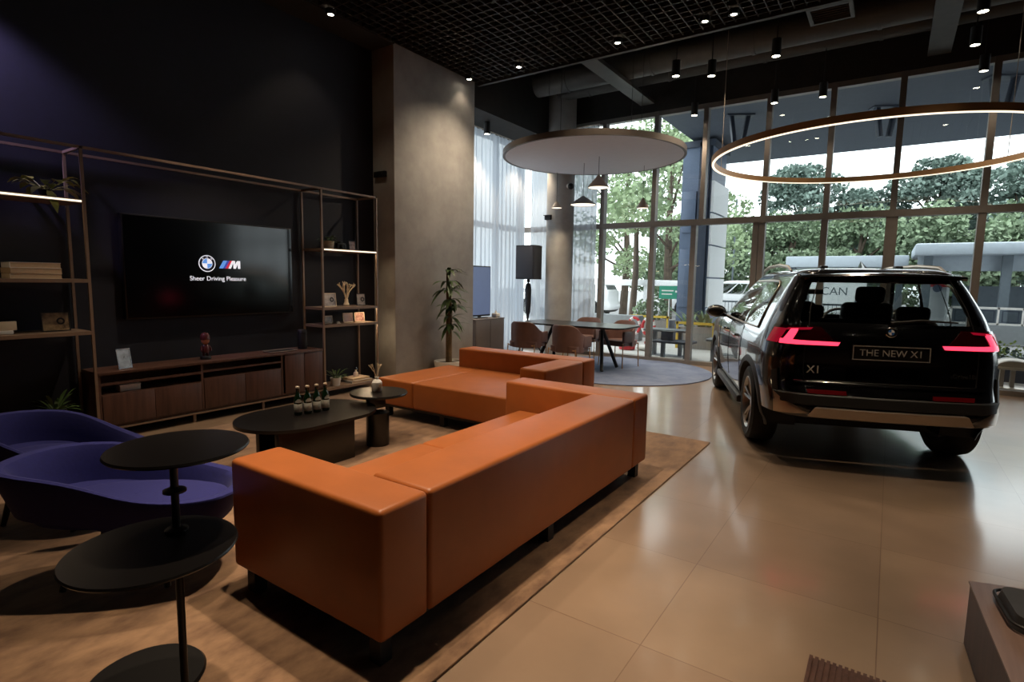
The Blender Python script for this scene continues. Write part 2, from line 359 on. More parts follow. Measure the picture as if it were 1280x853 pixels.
# ------------------------------------------------------------------ rugs
b = MB().span((-5.35, -.9, 0), (-1.28, 5.16, .014), bev=.005)
tag(build('rug', b, M['rugm']), 'large tan mottled rug under the orange sofas', 'rug')
tag(build('rug', MB().lathe([(0, 0), (1.5, 0), (1.5, .012), (1.48, .016), (0, .016)], (-3.72, 8.66, 0), n=72), M['rugblue']), 'round grey-blue rug under the dining table', 'rug')
RZ = .014
# ------------------------------------------------------------------ television wall unit
FX, BX = -5.68, -6.06          # front and back rail planes
su = thing('shelving_unit', 'bronze framed open shelving around the television', 'shelving', (FX, 1.87, 0))
def rel(o, a): return (a[0]-o[0], a[1]-o[1], a[2]-o[2])
O = (FX, 1.87, 0)
P_ = .022
def bar(a, c, th=P_): return MB().span(rel(O, [min(a[i], c[i])-th/2 for i in range(3)]), rel(O, [max(a[i], c[i])+th/2 for i in range(3)]))
for y in (.1, 1.87, 4.235, 5.09):
    for xx in (FX, BX): build('post', bar((xx, y, 0.01), (xx, y, 2.53)), M['shelf'], su)
for xx in (FX, BX): build('top_rail', bar((xx, .1, 2.53), (xx, 5.09, 2.53)), M['shelf'], su)
for y in (.1, 1.87, 4.235, 5.09): build('cross_rail', bar((FX, y, 2.53), (BX, y, 2.53)), M['shelf'], su)
def shelf(y0, y1, z, led=False):
    s = build('shelf_board', MB().span(rel(O, (BX, y0, z-.03)), rel(O, (FX+.012, y1, z))), M['shelf'], su)
    if led: build('light_strip', MB().span(rel(O, (FX+.0125, y0+.02, z-.024)), rel(O, (FX+.017, y1-.02, z-.010))), M['ledw'], s, label='glowing warm strip along the shelf edge')
for z, l in ((2.10, True), (1.432, False), (.985, False), (.2, False)): shelf(.1, 1.87, z, l)
for z, l in ((1.83, True), (1.11, False), (.895, False), (.105, False)): shelf(4.235, 5.09, z, l)
b = MB()
for z in (1.82, 1.1, .885): b.span(rel(O, (BX, 5.10, z-.012)), rel(O, (FX, 5.106, z-.006)))
build('end_light_strip', b, M['ledw'], su, label='warm strips at the shelf ends by the pier')
def strip_lamp(y0, y1, x, z, p, rx=0):
    L = bpy.data.lights.new('strip', 'AREA'); L.shape = 'RECTANGLE'; L.size = .02; L.size_y = y1-y0; L.energy = p; L.color = (1, .74, .45)
    o = bpy.data.objects.new('lamp', L); C.objects.link(o); o.parent = su; o.location = rel(O, (x, (y0+y1)/2, z)); o.rotation_euler = (0, rx, 0)
strip_lamp(4.3, 5.05, FX-.02, 1.795, 2.2, -.2); strip_lamp(.2, 1.8, FX-.02, 2.065, 1.6, -.2)
strip_lamp(4.9, 5.06, FX-.08, 1.075, 1.2, -.2); strip_lamp(4.9, 5.06, FX-.08, .86, 1.2, -.2)
# low cabinet between the towers
cb = thing('media_cabinet', 'long dark walnut cabinet under the television', 'cabinet', (FX, 1.9, 0)); O2 = (FX, 1.9, 0)
def cs(a, c, bev=0): return MB().span(rel(O2, a), rel(O2, c), bev=bev)
build('top', cs((BX, 1.885, .585), (FX+.005, 4.22, .61), .003), M['walnut'], cb)
b = cs((BX, 1.885, .1), (FX-.02, 4.22, .13)); b.span(rel(O2, (BX, 1.885, .13)), rel(O2, (BX+.02, 4.22, .585)))
for y in (1.885, 2.765, 3.655, 4.2): b.span(rel(O2, (BX, y, .13)), rel(O2, (FX-.005, y+.02, .585)))
build('carcass', b, M['walnut'], cb)
def front(y0, y1, z0, z1, name): build(name, cs((FX-.02, y0, z0), (FX, y1, z1), .002), M['walnut'], cb)
front(1.91, 2.33, .13, .40, 'door'); front(2.335, 2.76, .13, .40, 'door'); front(2.79, 3.22, .13, .43, 'door'); front(3.225, 3.645, .13, .43, 'door'); front(3.70, 3.95, .13, .583, 'door'); front(3.955, 4.21, .13, .583, 'door')
build('niche_shelf', cs((BX+.02, 1.905, .395), (FX-.006, 2.765, .41)), M['walnut'], cb); build('niche_shelf', cs((BX+.02, 2.785, .425), (FX-.006, 3.655, .44)), M['walnut'], cb)
build('niche_rail', cs((FX-.03, 1.905, .49), (FX-.006, 2.765, .512)), M['walnut'], cb); build('niche_rail', cs((FX-.03, 2.785, .5), (FX-.006, 3.655, .52)), M['walnut'], cb)
build('base_rail', cs((FX-.02, 1.885, .085), (FX+.002, 4.22, .1)), M['shelf'], cb)
for y in (1.95, 2.68, 3.42, 4.16):
    for xx in (FX-.02, BX+.03): build('leg', cs((xx-.02, y, 0), (xx, y+.025, .085)), M['shelf'], cb)
wb = build('storage_box', MB().span((-.1, 0, 0), (0, .17, .055), bev=.004).span((-.101, -.002, .045), (.002, .172, .06), bev=.003), M['white'], loc=(FX-.06, 2.07, .41)); tag(wb, 'small white box lying in the left niche of the walnut cabinet', 'box')
# television
tv = thing('television', 'large black television on the navy wall showing two logos', 'television', (-6.02, 3.16, 1.55))
build('casing', MB().span((-.07, -.90, -.505), (0, .90, .505), bev=.008), M['blackmetal'], tv)
M['tvscreen'] = mat('tv_screen', (4, 4, 5), .12, noise=.01, spec=.6)
build('screen', MB().span((0, -.885, -.49), (.004, .885, .49)), M['tvscreen'], tv)
def em(name, rgb, es): return mat(name, rgb, .5, emit=lin(rgb), es=es, noise=.01)
M['eW'] = em('screen_white', (235, 235, 245), .8); M['eB'] = em('screen_blue', (96, 150, 225), .7); M['eDB'] = em('screen_deep_blue', (50, 70, 170), .6); M['eR'] = em('screen_red', (190, 40, 60), .7); M['eK'] = em('screen_dark_blue', (8, 10, 30), .3)
# screen plane: +Y to the right, +Z up, facing +X
def TVM(y, z, d=.0045): return plane_M((d, y, z), (0, 1, 0), (0, 0, 1))
rd = build('roundel', MB().prism(circ(0, 0, .088, 40), 0, .001, TVM(-.12, .055)), M['eW'], tv, label='white ring roundel with blue and white quarters')
build('roundel_ring', MB().prism(circ(0, 0, .080, 40), 0, .001, TVM(-.12, .055, .0056)), M['eK'], rd)
build('roundel_core', MB().prism(circ(0, 0, .054, 40), 0, .001, TVM(-.12, .055, .0067)), M['eW'], rd)
q = [(0, 0)]+[(.05*math.cos(a*PI/16), .05*math.sin(a*PI/16)) for a in range(0, 9)]
q2 = [(0, 0)]+[(.05*math.cos(PI+a*PI/16), .05*math.sin(PI+a*PI/16)) for a in range(0, 9)]
qb = [(x*-1, y) for x, y in q][::-1]; qc = [(x*-1, y) for x, y in q2][::-1]
build('roundel_quarters', MB().prism(qb, 0, .001, TVM(-.12, .055, .0078)).prism(qc, 0, .001, TVM(-.12, .055, .0078)), M['eB'], rd)
bm_ = MB()
for ch, a in (('B', 132), ('M', 90), ('W', 48)):
    t = math.radians(a); cxy = (-.12+.067*math.cos(t), .055+.067*math.sin(t))
    tb = text_mb(ch, .026, TVM(cxy[0], cxy[1], .0068) @ Matrix.Rotation(t-PI/2, 4, 'Z'), .0004)
    me = bpy.data.meshes.new('x'); tb.bm.to_mesh(me); bm_.bm.from_mesh(me); tb.bm.free(); bpy.data.meshes.remove(me)
build('roundel_letters', bm_, M['eW'], rd, smooth=False)
def para(y0, wd, h, sk, mm, name, par=None): return build(name, MB().prism([(y0, -h/2), (y0+wd, -h/2), (y0+wd+sk, h/2), (y0+sk, h/2)], 0, .001, TVM(0, .05)), mm, par or tv, label='slanted stripe of the letter mark')
lm = para(.005, .042, .085, .05, M['eB'], 'stripe'); para(.047, .026, .085, .05, M['eDB'], 'stripe'); para(.073, .03, .085, .05, M['eR'], 'stripe')
mp_ = [(.107, -.0425), (.15, .0425), (.185, .0425), (.183, .0), (.207, .0425), (.242, .0425), (.242, -.0425), (.215, -.0425), (.215, .012), (.19, -.0425), (.165, -.0425), (.162, .018), (.135, -.0425)]
build('letter_mark', MB().prism(mp_, 0, .001, TVM(0, .05)), M['eW'], tv, label='white block letter M')
build('slogan', text_mb('Sheer Driving Pleasure', .066, TVM(.0, -.105), .0005), M['eW'], tv, smooth=False, label='white words Sheer Driving Pleasure')

# things on the shelves and on the cabinet ---------------------------------------------------------
def book_stack(x, y, z, sizes, labs, cat_group, rz=0, mcol=('cream', 'paper', 'white')):
    zz = z
    for i, ((dx, dy, dz), lab) in enumerate(zip(sizes, labs)):
        t = thing('book', lab, 'book', (x, y, zz), rz+(.02 if i % 2 else -.015), group=cat_group)
        build('pages', MB().span((-dx/2+.004, -dy/2+.004, .003), (dx/2-.004, dy/2-.002, dz-.003)), M['paper'], t)
        build('cover', MB().span((-dx/2, -dy/2, 0), (dx/2, dy/2, .003)).span((-dx/2, -dy/2, dz-.003), (dx/2, dy/2, dz)).span((-dx/2, -dy/2, .0), (dx/2, -dy/2+.004, dz)), M[mcol[i % 3]], t)
        zz += dz+.0005
book_stack(-5.83, 1.53, 1.4325, [(.24, .33, .042), (.24, .33, .042), (.235, .325, .045)], ['cream book at the bottom of the stack on the left shelf', 'middle cream book of the stack on the left shelf', 'cream book on top of the stack on the left shelf'], 'stacked books on the left shelf')
def leafy_plant(name, label, loc, n, L, wd, potf, mleaf, spread=1., droop=.5, hz=.5, group=None, stem=False, fall=None):
    t = thing(name, label, 'plant', loc)
    z0 = potf(t)
    b = MB()
    for i in range(n):
        a = 2*PI*i/n*2.4+random.uniform(-.3, .3); e = random.uniform(.15, 1.1)*hz
        d = Vector((math.cos(a)*spread, math.sin(a)*spread, e+.1)); base = Vector((math.cos(a)*.015, math.sin(a)*.015, z0))
        st = base+d.normalized()*random.uniform(.02, .08)*(2.2 if stem else 1)
        b.leaf(st, d, L*random.uniform(.7, 1.15), wd*random.uniform(.8, 1.1), droop)
        b.tube([base, (base+st)/2+Vector((0, 0, .004)), st], .0025, n=5)
    if fall: b.leaf(fall, (1, .1, -.9), .16, .07, .5)
    build('foliage', b, mleaf, t); return t
def pot(r0, r1, h, m):
    def f(t):
        build('pot', MB().lathe([(0, 0), (r0, 0), (r1, h), (r1*.92, h), (r1*.88, h*.9), (0, h*.9)]), m, t)
        build('soil', MB().lathe([(0, h*.9), (r1*.87, h*.9), (r1*.85, h*.905), (0, h*.915)], n=16), M['soil'], t); return h*.9
    return f
leafy_plant('trailing_plant', 'yellow-green trailing plant on the top left lit shelf', (-5.82, 1.66, 2.1005), 20, .15, .075, pot(.04, .055, .06, M['black']), M['leafy'], 1.2, .7, .9, stem=True, fall=(.07, .0, .05))
leafy_plant('spiky_plant', 'dark spiky plant low on the shelving behind the blue armchair', (-5.85, 1.62, .2005), 18, .2, .03, pot(.06, .08, .1, M['black']), M['leaf'], .8, .35, 1.3)
def frame(label, loc, wd, h, rz, pic, edge, grp='picture frames on the shelves', lean=.12, wheel=False):
    t = thing('picture_frame', label, 'picture frame', loc, rz, group=grp)      # faces +X
    R = Matrix.Rotation(-lean, 4, 'Y')
    b = MB(); b.span((-.012, -wd/2, 0), (0, wd/2, .008)); b.span((-.012, -wd/2, h-.008), (0, wd/2, h)); b.span((-.012, -wd/2, .008), (0, -wd/2+.008, h-.008)); b.span((-.012, wd/2-.008, .008), (0, wd/2, h-.008)); b._tf(b.bm.verts, R)
    build('rim', b, edge, t)
    b = MB().span((-.010, -wd/2+.007, .007), (-.004, wd/2-.007, h-.007)); b._tf(b.bm.verts, R); p = build('picture', b, pic, t)
    if wheel:
        Mw = R @ plane_M((-.0038, wd*.17, h*.52), (0, 1, 0), (0, 0, 1))
        b = MB().lathe([(.016, 0), (.03, 0), (.03, .001), (.016, .001), (.016, 0)], n=20, M=Mw); build('pictured_wheel', b, M['black'], p)
    build('stay', MB().tube([(-.02, 0, h*.6), (-.012-h*.3, 0, .003)], .004, n=6), edge, t)
M['pic1'] = mat('picture_sepia', (190, 160, 120), .3, nscale=14, rgb2=(60, 46, 38)); M['pic2'] = mat('picture_grey', (178, 166, 158), .3, nscale=11, rgb2=(96, 84, 80))
M['pic3'] = mat('picture_brown', (150, 108, 84), .3, nscale=14, rgb2=(120, 80, 62)); M['pic4'] = mat('picture_pink', (206, 160, 142), .3, nscale=30, rgb2=(110, 66, 58))
M['silverpic'] = mat('silver_plate', (196, 200, 206), .25, metal=.5, nscale=9, rgb2=(120, 124, 130))
frame('dark landscape picture frame on the lower left shelf', (-5.84, 1.67, .9865), .2, .165, .05, M['pic1'], M['black'], wheel=True)
wbx = thing('photo_block', 'small cream photo block at the left end of the lower left shelf', 'photo block', (-5.84, 1.33, .986))
build('block', MB().span((-.02, -.075, .028), (.02, .075, .1), bev=.003), M['cream'], wbx); build('foot', MB().span((-.03, -.05, 0), (.03, .05, .028), bev=.003), M['white'], wbx)
frame('small tan picture on the lit shelf of the right tower', (-5.84, 4.83, 1.831), .12, .125, .1, M['pic4'], M['black'])
frame('grey picture of a wheel left of the white coral', (-5.84, 4.46, 1.111), .2, .17, .0, M['pic2'], M['cream'], wheel=True)
frame('grey picture right of the white coral', (-5.84, 4.96, 1.111), .14, .16, -.1, M['pic2'], M['black'], wheel=True)
frame('small dark picture at the left end of the lowest right shelf', (-5.84, 4.43, .896), .13, .10, .0, M['pic1'], M['cream'])
wd_ = build('paperweight', MB().ball((0, 0, .016), (.02, .03, .016)).box((0, 0, .004), (.045, .065, .008), bev=.002), M['white'], loc=(-5.75, 4.5, .896)); tag(wd_, 'tiny white paperweight in front of the small dark picture', 'paperweight')
frame('square brown picture in the middle of the lowest right shelf', (-5.84, 4.74, .896), .16, .125, .0, M['pic3'], M['cream'])
frame('pink patterned picture at the right end of the lowest right shelf', (-5.84, 4.93, .896), .16, .125, -.05, M['pic4'], M['cream'])
frame('bright silver picture frame at the left end of the walnut cabinet', (-5.8, 2.15, .611), .12, .185, .15, M['silverpic'], M['chrome'], lean=.2, grp='picture frames on the cabinet')
def basket(t):
    b = MB()
    for i in range(7): b.lathe([(.062+i*.002, i*.014), (.067+i*.002, i*.014+.007), (.062+i*.002, i*.014+.014)], n=24)
    b.lathe([(0, .0), (.06, 0), (.06, .002), (0, .004)], n=24)
    build('basket', b, M['cream'], t); build('soil', MB().lathe([(0, .088), (.066, .085), (.066, .08), (0, .08)], n=16), M['soil'], t); return .085
leafy_plant('potted_plant', 'dark plant in a cream woven basket on the lit right shelf', (-5.85, 4.45, 1.831), 14, .1, .05, basket, M['leaf'], 1., .5, .8)
cam_ = thing('vintage_camera', 'dark box camera in the middle of the lit right shelf', 'camera', (-5.85, 4.64, 1.831))
build('body', MB().span((-.03, -.07, 0), (.03, .07, .085), bev=.008).span((-.02, -.025, .085), (.02, .025, .105), bev=.006), M['blackmetal'], cam_); build('camera_lens', MB().lathe([(.028, 0), (.028, .035), (.02, .037), (.018, .03), (0, .03)], M=plane_M((.03, 0, .042), (0, 1, 0), (0, 0, 1))), M['black'], cam_)
def coral(parent, base, h, r, seed, m, n=5, name='coral_branch'):
    rnd = random.Random(seed); b = MB()
    def br(p, d, L, rad, dep):
        q = p+d*L; mid = (p+q)/2+Vector((rnd.uniform(-1, 1), rnd.uniform(-1, 1), 0))*L*.08
        b.tube([p, mid, q], [rad, rad*.85, rad*.7], n=7)
        if dep == 0: b.ball(q, rad*.85, 7, 5); return
        for i in range(rnd.choice((2, 2, 3))):
            a = rnd.uniform(0, 2*PI); e = rnd.uniform(.3, .65); nd = (d+Vector((math.cos(a)*.5, math.sin(a), .2))*e).normalized(); br(q, nd, L*rnd.uniform(.6, .8), rad*.72, dep-1)
    for i in range(n):
        a = 2*PI*i/n; br(Vector(base), Vector((math.cos(a)*.18, math.sin(a)*.42, 1)).normalized(), h*.4, r, 2)
    return build(name, b, m, parent)
t = thing('coral_ornament', 'white branching coral ornament on the middle right shelf', 'ornament', (-5.84, 4.71, 1.111))
build('foot', MB().lathe([(0, 0), (.035, 0), (.04, .02), (.026, .05), (.022, .09), (0, .1)]), M['cream'], t); coral(t, (0, 0, .08), .26, .012, 5, M['cream'])
leafy_plant('potted_plant', 'spiky plant in a small white pot on the base shelf of the right tower', (-5.78, 4.47, .1055), 16, .17, .022, pot(.05, .068, .1, M['white']), M['leaf'], .7, .45, 1.2)
book_stack(-5.82, 4.83, .1055, [(.26, .34, .03), (.22, .29, .028)], ['larger grey book at the bottom of the pair on the base shelf', 'smaller book lying on the larger one on the base shelf'], 'books on the base shelf', mcol=('concrete', 'paper', 'white'))
t = thing('scent_bottle', 'small pale glass scent bottle on the books of the base shelf', 'bottle', (-5.82, 4.83, .1655))
build('body', MB().lathe([(0, 0), (.032, 0), (.036, .02), (.03, .055), (.012, .07), (.011, .08), (0, .08)]), M['cream'], t); build('stopper', MB().lathe([(0, .08), (.014, .08), (.02, .095), (.014, .11), (.006, .13), (0, .132)]), M['chrome'], t)
# generic figurine, remote tray, black canister on the cabinet
M['darkred'] = mat('dark_red_glaze', (74, 26, 30), .35, noise=.2); M['skintan'] = mat('tan_glaze', (190, 130, 104), .45, noise=.1)
t = thing('figurine', 'small dark red figurine standing on the walnut cabinet', 'figurine', (-5.85, 2.9, .611))
build('plinth', MB().lathe([(0, 0), (.05, 0), (.052, .02), (.045, .035), (0, .035)]), M['black'], t)
build('body', MB().lathe([(0, .06), (.028, .065), (.036, .1), (.03, .14), (.018, .155), (0, .16)], sy=1.15).tube([(0, -.018, .035), (0, -.017, .07)], .013).tube([(0, .018, .035), (0, .017, .07)], .013).tube([(0, -.034, .14), (.012, -.05, .105), (.02, -.045, .085)], [.011, .01, .009]).tube([(0, .034, .14), (.012, .05, .105), (.02, .045, .085)], [.011, .01, .009]), M['darkred'], t)
build('head', MB().ball((.003, 0, .195), (.036, .04, .042)), M['skintan'], t); build('cap', MB().lathe([(.046, .205), (.047, .215), (.044, .245), (.03, .27), (0, .28)], n=20), M['darkred'], t)
t = thing('tray', 'flat dark tray with a pale rim near the right end of the cabinet', 'tray', (-5.83, 3.74, .611)); build('base', MB().prism(rrect(-.09, -.17, .09, .17, .02), 0, .006), M['black'], t)
b = MB(); b.tube([(x, y, .01) for x, y in rrect(-.09, -.17, .09, .17, .02)], .004, n=6, closed=True); build('rim', b, M['silver'], t)
t = thing('canister_speaker', 'tall black canister at the right end of the walnut cabinet', 'canister', (-5.85, 4.05, .611)); build('body', MB().lathe([(0, 0), (.05, 0), (.055, .01), (.055, .22), (.048, .235), (0, .235)]), M['black'], t); build('band', MB().lathe([(.0555, .19), (.057, .192), (.057, .2), (.0555, .202)]), M['blackmetal'], t)
t = thing('pier_sensor', 'small dark sensor box high on the concrete pier', 'sensor', (-5.93, 5.42, 2.9)); build('box', MB().span((-.11, -.05, -.04), (.11, 0, .04), bev=.008), M['black'], t); build('eye', MB().ball((.06, -.05, 0), (.014, .006, .014)), M['blackmetal'], t)

# ------------------------------------------------------------------ sofas
def cushion(a, c, bev=.022): return MB().span(a, c, bev=bev, seg=4)
SA = thing('corner_sofa', 'long orange leather sofa with its back towards the car', 'sofa', (-1.95, 2.6, RZ)); OA = (-1.95, 2.6, RZ)
def sa(a, c, bev=.022): return cushion(rel(OA, a), rel(OA, c), bev)
build('armrest', sa((-2.45, 1.30, .13), (-1.45, 1.555, .645)), M['leather'], SA)
build('backrest', sa((-1.79, 1.558, .13), (-1.45, 3.69, .645)), M['leather'], SA)
build('armrest', sa((-2.585, 3.693, .13), (-1.45, 3.96, .645)), M['leather'], SA)
build('seat', sa((-2.44, 1.558, .13), (-1.793, 2.54, .425)), M['leather'], SA); build('seat', sa((-2.44, 2.543, .13), (-1.793, 3.69, .425)), M['leather'], SA)
build('base_frame', MB().span(rel(OA, (-2.40, 1.34, .105)), rel(OA, (-1.49, 3.92, .135))), M['black'], SA)
b = MB()
for z in (.61,): b.tube([rel(OA, p) for p in ((-2.43, 1.308, z), (-1.47, 1.308, z))], .003, n=5)
for x, y in ((-2.36, 1.36), (-1.52, 1.36), (-1.52, 3.88), (-2.5, 3.88), (-2.36, 2.55), (-1.52, 2.6)):
    build('leg', MB().span(rel(OA, (x-.03, y-.03, RZ)), rel(OA, (x+.03, y+.03, .12))), M['black'], SA)
SB = thing('chaise_sofa', 'wide orange leather chaise sofa in front of the concrete pier', 'sofa', (-3.5, 4.7, RZ)); OB = (-3.5, 4.7, RZ)
def sb(a, c, bev=.022): return cushion(rel(OB, a), rel(OB, c), bev)
build('seat', sb((-4.46, 3.99, .15), (-3.95, 5.14, .425)), M['leather'], SB); build('seat', sb((-3.947, 3.99, .15), (-2.6, 5.14, .425)), M['leather'], SB)
build('backrest', sb((-4.30, 5.14, .15), (-2.6, 5.42, .645)), M['leather'], SB)
build('armrest', sb((-2.89, 4.36, .15), (-2.6, 5.138, .645)), M['leather'], SB)
build('base_frame', MB().span(rel(OB, (-4.40, 4.04, .115)), rel(OB, (-2.66, 5.36, .155))), M['black'], SB)
for x, y in ((-4.38, 4.08), (-2.7, 4.08), (-4.25, 5.32), (-2.7, 5.32), (-3.6, 4.08)): build('leg', MB().span(rel(OB, (x-.03, y-.03, RZ)), rel(OB, (x+.03, y+.03, .13))), M['black'], SB)

# ------------------------------------------------------------------ coffee tables and what stands on them
ct = thing('coffee_table', 'long rounded black coffee table carrying the beer bottles', 'table', (-3.81, 2.65, RZ))
b = MB(); pl = [(.385*math.cos(t), -.16+.385*math.sin(t)) for t in [PI+PI*i/24 for i in range(25)]]+[(.385*math.cos(t), .24+.36*math.sin(t)) for t in [PI*i/24 for i in range(25)]]
build('table_top', MB().prism(pl, .345, .37), M['tabletop'], ct)
build('slab_leg', MB().span((.23, -.42, 0), (.28, .26, .345), bev=.004), M['tabletop'], ct); build('slab_leg', MB().span((-.22, -.3, 0), (-.17, .36, .345), bev=.004), M['tabletop'], ct)
rtb = thing('accent_table', 'round black accent table holding the white diffuser', 'table', (-3.74, 3.36, RZ))
build('table_top', MB().lathe([(0, .425), (.25, .425), (.255, .435), (.25, .447), (0, .447)], n=48), M['tabletop'], rtb)
build('panel_leg', MB().span((-.06, -.10, .29), (-.01, .09, .425), bev=.004), M['tabletop'], rtb); build('drum_base', MB().lathe([(0, 0), (.1, 0), (.1, .29), (0, .29)], (.08, -.09, 0), n=32), M['tabletop'], rtb)
M['greenglass'] = mat('dark_green_glass', (18, 40, 20), .08, spec=.8, coat=.5, noise=.1); M['label'] = mat('paper_label', (214, 212, 200), .6, nscale=40, rgb2=(176, 174, 164)); M['cap'] = mat('cap_pale', (216, 200, 176), .4, metal=.3, noise=.05)
def bottle(loc, label):
    t = thing('beer_bottle', label, 'bottle', loc, .2, group='green bottles on the coffee table')
    build('glass_body', MB().lathe([(0, 0), (.029, 0), (.0305, .006), (.0305, .125), (.024, .15), (.0145, .172), (.0125, .215), (.0135, .222), (0, .222)]), M['greenglass'], t)
    build('label_body', MB().lathe([(.0307, .024), (.0314, .025), (.0314, .088), (.0307, .089)], n=28), M['label'], t)
    b = MB(); R = [[(.0312*math.cos(a), .0312*math.sin(a), z0) for a in [(-.9+i*.15) for i in range(13)]] for z0 in (.102,)]
    R.append([((.0312-.0065*max(0, .14-.125)/.025*0-.0008)*math.cos(a), (.0304)*math.sin(a), .104+.026*math.cos(a*1.5)+.002) for a in [(-.9+i*.15) for i in range(13)]]); b.grid(R); build('label_neck', b, M['label'], t)
    build('cap', MB().lathe([(.0138, .214), (.0155, .215), (.0155, .226), (.012, .23), (0, .231)]), M['cap'], t); return t
b0 = None
for i, ((x, y), lab) in enumerate(zip([(-3.835, 2.60), (-3.81, 2.672), (-3.80, 2.75), (-3.795, 2.83)], ['leftmost green beer bottle of the row on the coffee table', 'second green beer bottle from the left on the coffee table', 'third green beer bottle from the left on the coffee table', 'rightmost green beer bottle of the row, nearest the accent table'])):
    if b0 is None: b0 = bottle((x, y, .3845), lab); b0.rotation_euler = (0, 0, -.4)
    else: dup(b0, (x, y, .3845), -.4+i*.15, lab)
t = thing('reed_diffuser', 'white diffuser vase with pale coral sprigs on the accent table', 'diffuser', (-3.765, 3.36, .4615))
build('vase', MB().lathe([(0, 0), (.04, 0), (.046, .012), (.046, .085), (.03, .105), (.016, .112), (.016, .128), (.021, .132), (.012, .134), (.011, .11), (0, .11)]), M['white'], t)
coral(t, (0, 0, .115), .17, .007, 11, M['cream'], n=3, name='sprig')
b = MB().lathe([(0, 0), (.018, 0), (.018, .0015), (0, .0015)], M=plane_M((.0462, 0, .055), (0, 1, 0), (0, 0, 1)), n=20); build('emblem', b, M['paper'], t)

# tiered side table
t = thing('tiered_side_table', 'black two-tier round side table in front of the blue armchairs', 'table', (-1.965, .85, RZ))
build('base_plate', MB().lathe([(0, 0), (.19, 0), (.192, .006), (.185, .014), (0, .014)], (-.16, -.06, 0), n=48), M['blackmetal'], t)
build('pole', MB().cyl((0, 0, .01), (0, 0, .875), .0125, n=16), M['blackmetal'], t)
build('upper_top', MB().lathe([(0, .867), (.216, .867), (.22, .872), (.216, .879), (0, .879)], (-.02, .03, 0), n=64), M['tabletop'], t)
build('lower_top', MB().lathe([(0, .578), (.244, .578), (.248, .584), (.244, .59), (0, .59)], (.06, -.1, 0), n=64), M['tabletop'], t)
for z in (.592, .73): build('collar', MB().lathe([(.013, z), (.036, z), (.036, z+.008), (.02, z+.016), (.013, z+.016)], n=24), M['blackmetal'], t)

# ------------------------------------------------------------------ blue armchairs
def armchair(label, loc, rz):
    t = thing('armchair', label, 'armchair', loc, rz, group='blue shell armchairs')       # faces +Y
    N = 64
    def R(a, k, ax, ay, ex=2.6):
        c, s_ = math.cos(a), math.sin(a); r = 1/((abs(c)/ax)**ex+(abs(s_)/ay)**ex)**(1/ex); return (c*r*k, s_*r*k)
    def hgt(a):
        f = (1-math.sin(a))/2         # 1 at back, 0 at front
        f = f*f*(3-2*f); return .395+.135*f**.7
    b = MB(); rows = []
    prof = [(.42, .10, 0), (.56, .105, 0), (.72, .17, .2), (.86, None, .55), (.96, None, .85), (1.0, None, .97), (.995, None, 1.0), (.96, None, 1.012), (.90, None, .995), (.86, None, .93), (.82, None, .75), (.78, None, .62)]
    for k, z, fr in prof:
        row = []
        for i in range(N):
            a = 2*PI*i/N; h = hgt(a); x, y = R(a, k, .27, .47)
            zz = z if z is not None and fr == 0 else .10+(h-.10)*fr
            if k < .83 and fr <= .75: zz = max(zz, .31) if fr < .7 else max(zz, .33)
            row.append((x, y, zz))
        rows.append(row)
    rows.insert(0, [(p[0]*.02, p[1]*.02, .10) for p in rows[0]]); rows.append([(p[0]*.05, p[1]*.05, .31) for p in rows[-1]])
    b.grid(rows, closed=True); build('shell', b, M['bluefab'], t)
    b = MB(); rows = []
    for k, z in ((.0, .385), (.45, .388), (.65, .382), (.76, .365), (.79, .345), (.78, .32)):
        rows.append([(R(2*PI*i/N, max(k, .01), .27, .47)[0], R(2*PI*i/N, max(k, .01), .27, .47)[1]+.03, z-.02) for i in range(N)])
    b.grid(rows, closed=True); build('seat_cushion', b, M['bluefab'], t)
    for x, y in ((-.13, -.20), (.13, -.20), (-.13, .2), (.13, .2)): build('leg', MB().tube([(x*.85, y*.85, .16), (x*1.02, y*1.02, .006)], [.018, .012], n=10), M['black'], t)
    return t
AS = 1.12
a1 = armchair('blue armchair nearer the viewer, beside the tiered side table', (-2.97, 1.08, RZ), -.86)
dup(a1, (-4.0, 1.1, RZ), -1.10, 'farther blue armchair, partly cut off by the left edge')

for o in S.objects:
    if o.name.startswith('armchair'): o.scale = (AS, AS, AS)
# ------------------------------------------------------------------ potted dracaena by the pier
t = thing('potted_tree', 'tall cane plant in a white pot beside the concrete pier', 'plant', (-5.42, 6.24, 0))
build('pot', MB().lathe([(0, 0), (.17, 0), (.215, .25), (.215, .26), (.195, .26), (.18, .22), (0, .22)], n=32), M['white'], t); build('soil', MB().lathe([(0, .225), (.18, .222), (.17, .20), (0, .20)]), M['soil'], t)
canes = [((-.03, .02), 1.38, .03), ((.04, -.01), 1.12, .028), ((.0, .05), .85, .024)]
for (x, y), h, r in canes: build('cane', MB().tube([(x, y, .2), (x*1.05, y*1.1, .2+h*.5), (x*1.2, y*1.3, .2+h)], [r, r*.9, r*.75], n=10), M['trunk'], t)
b = MB(); rnd = random.Random(3)
for (x, y), h, r in canes:
    for j in range(3):
        zc = .2+h-.02-j*.12
        for i in range(9 if j == 0 else 6):
            a = rnd.uniform(0, 2*PI); e = rnd.uniform(.3, 1.6) if j == 0 else rnd.uniform(.0, .7)
            if math.cos(a) < -.25: a = rnd.uniform(-1.75, 1.75)
            d = (math.cos(a), math.sin(a), e)
            b.leaf((x*1.1+math.cos(a)*.02, y*1.1+math.sin(a)*.02, zc), d, rnd.uniform(.24, .36), rnd.uniform(.05, .075), rnd.uniform(.3, .8), n=5)
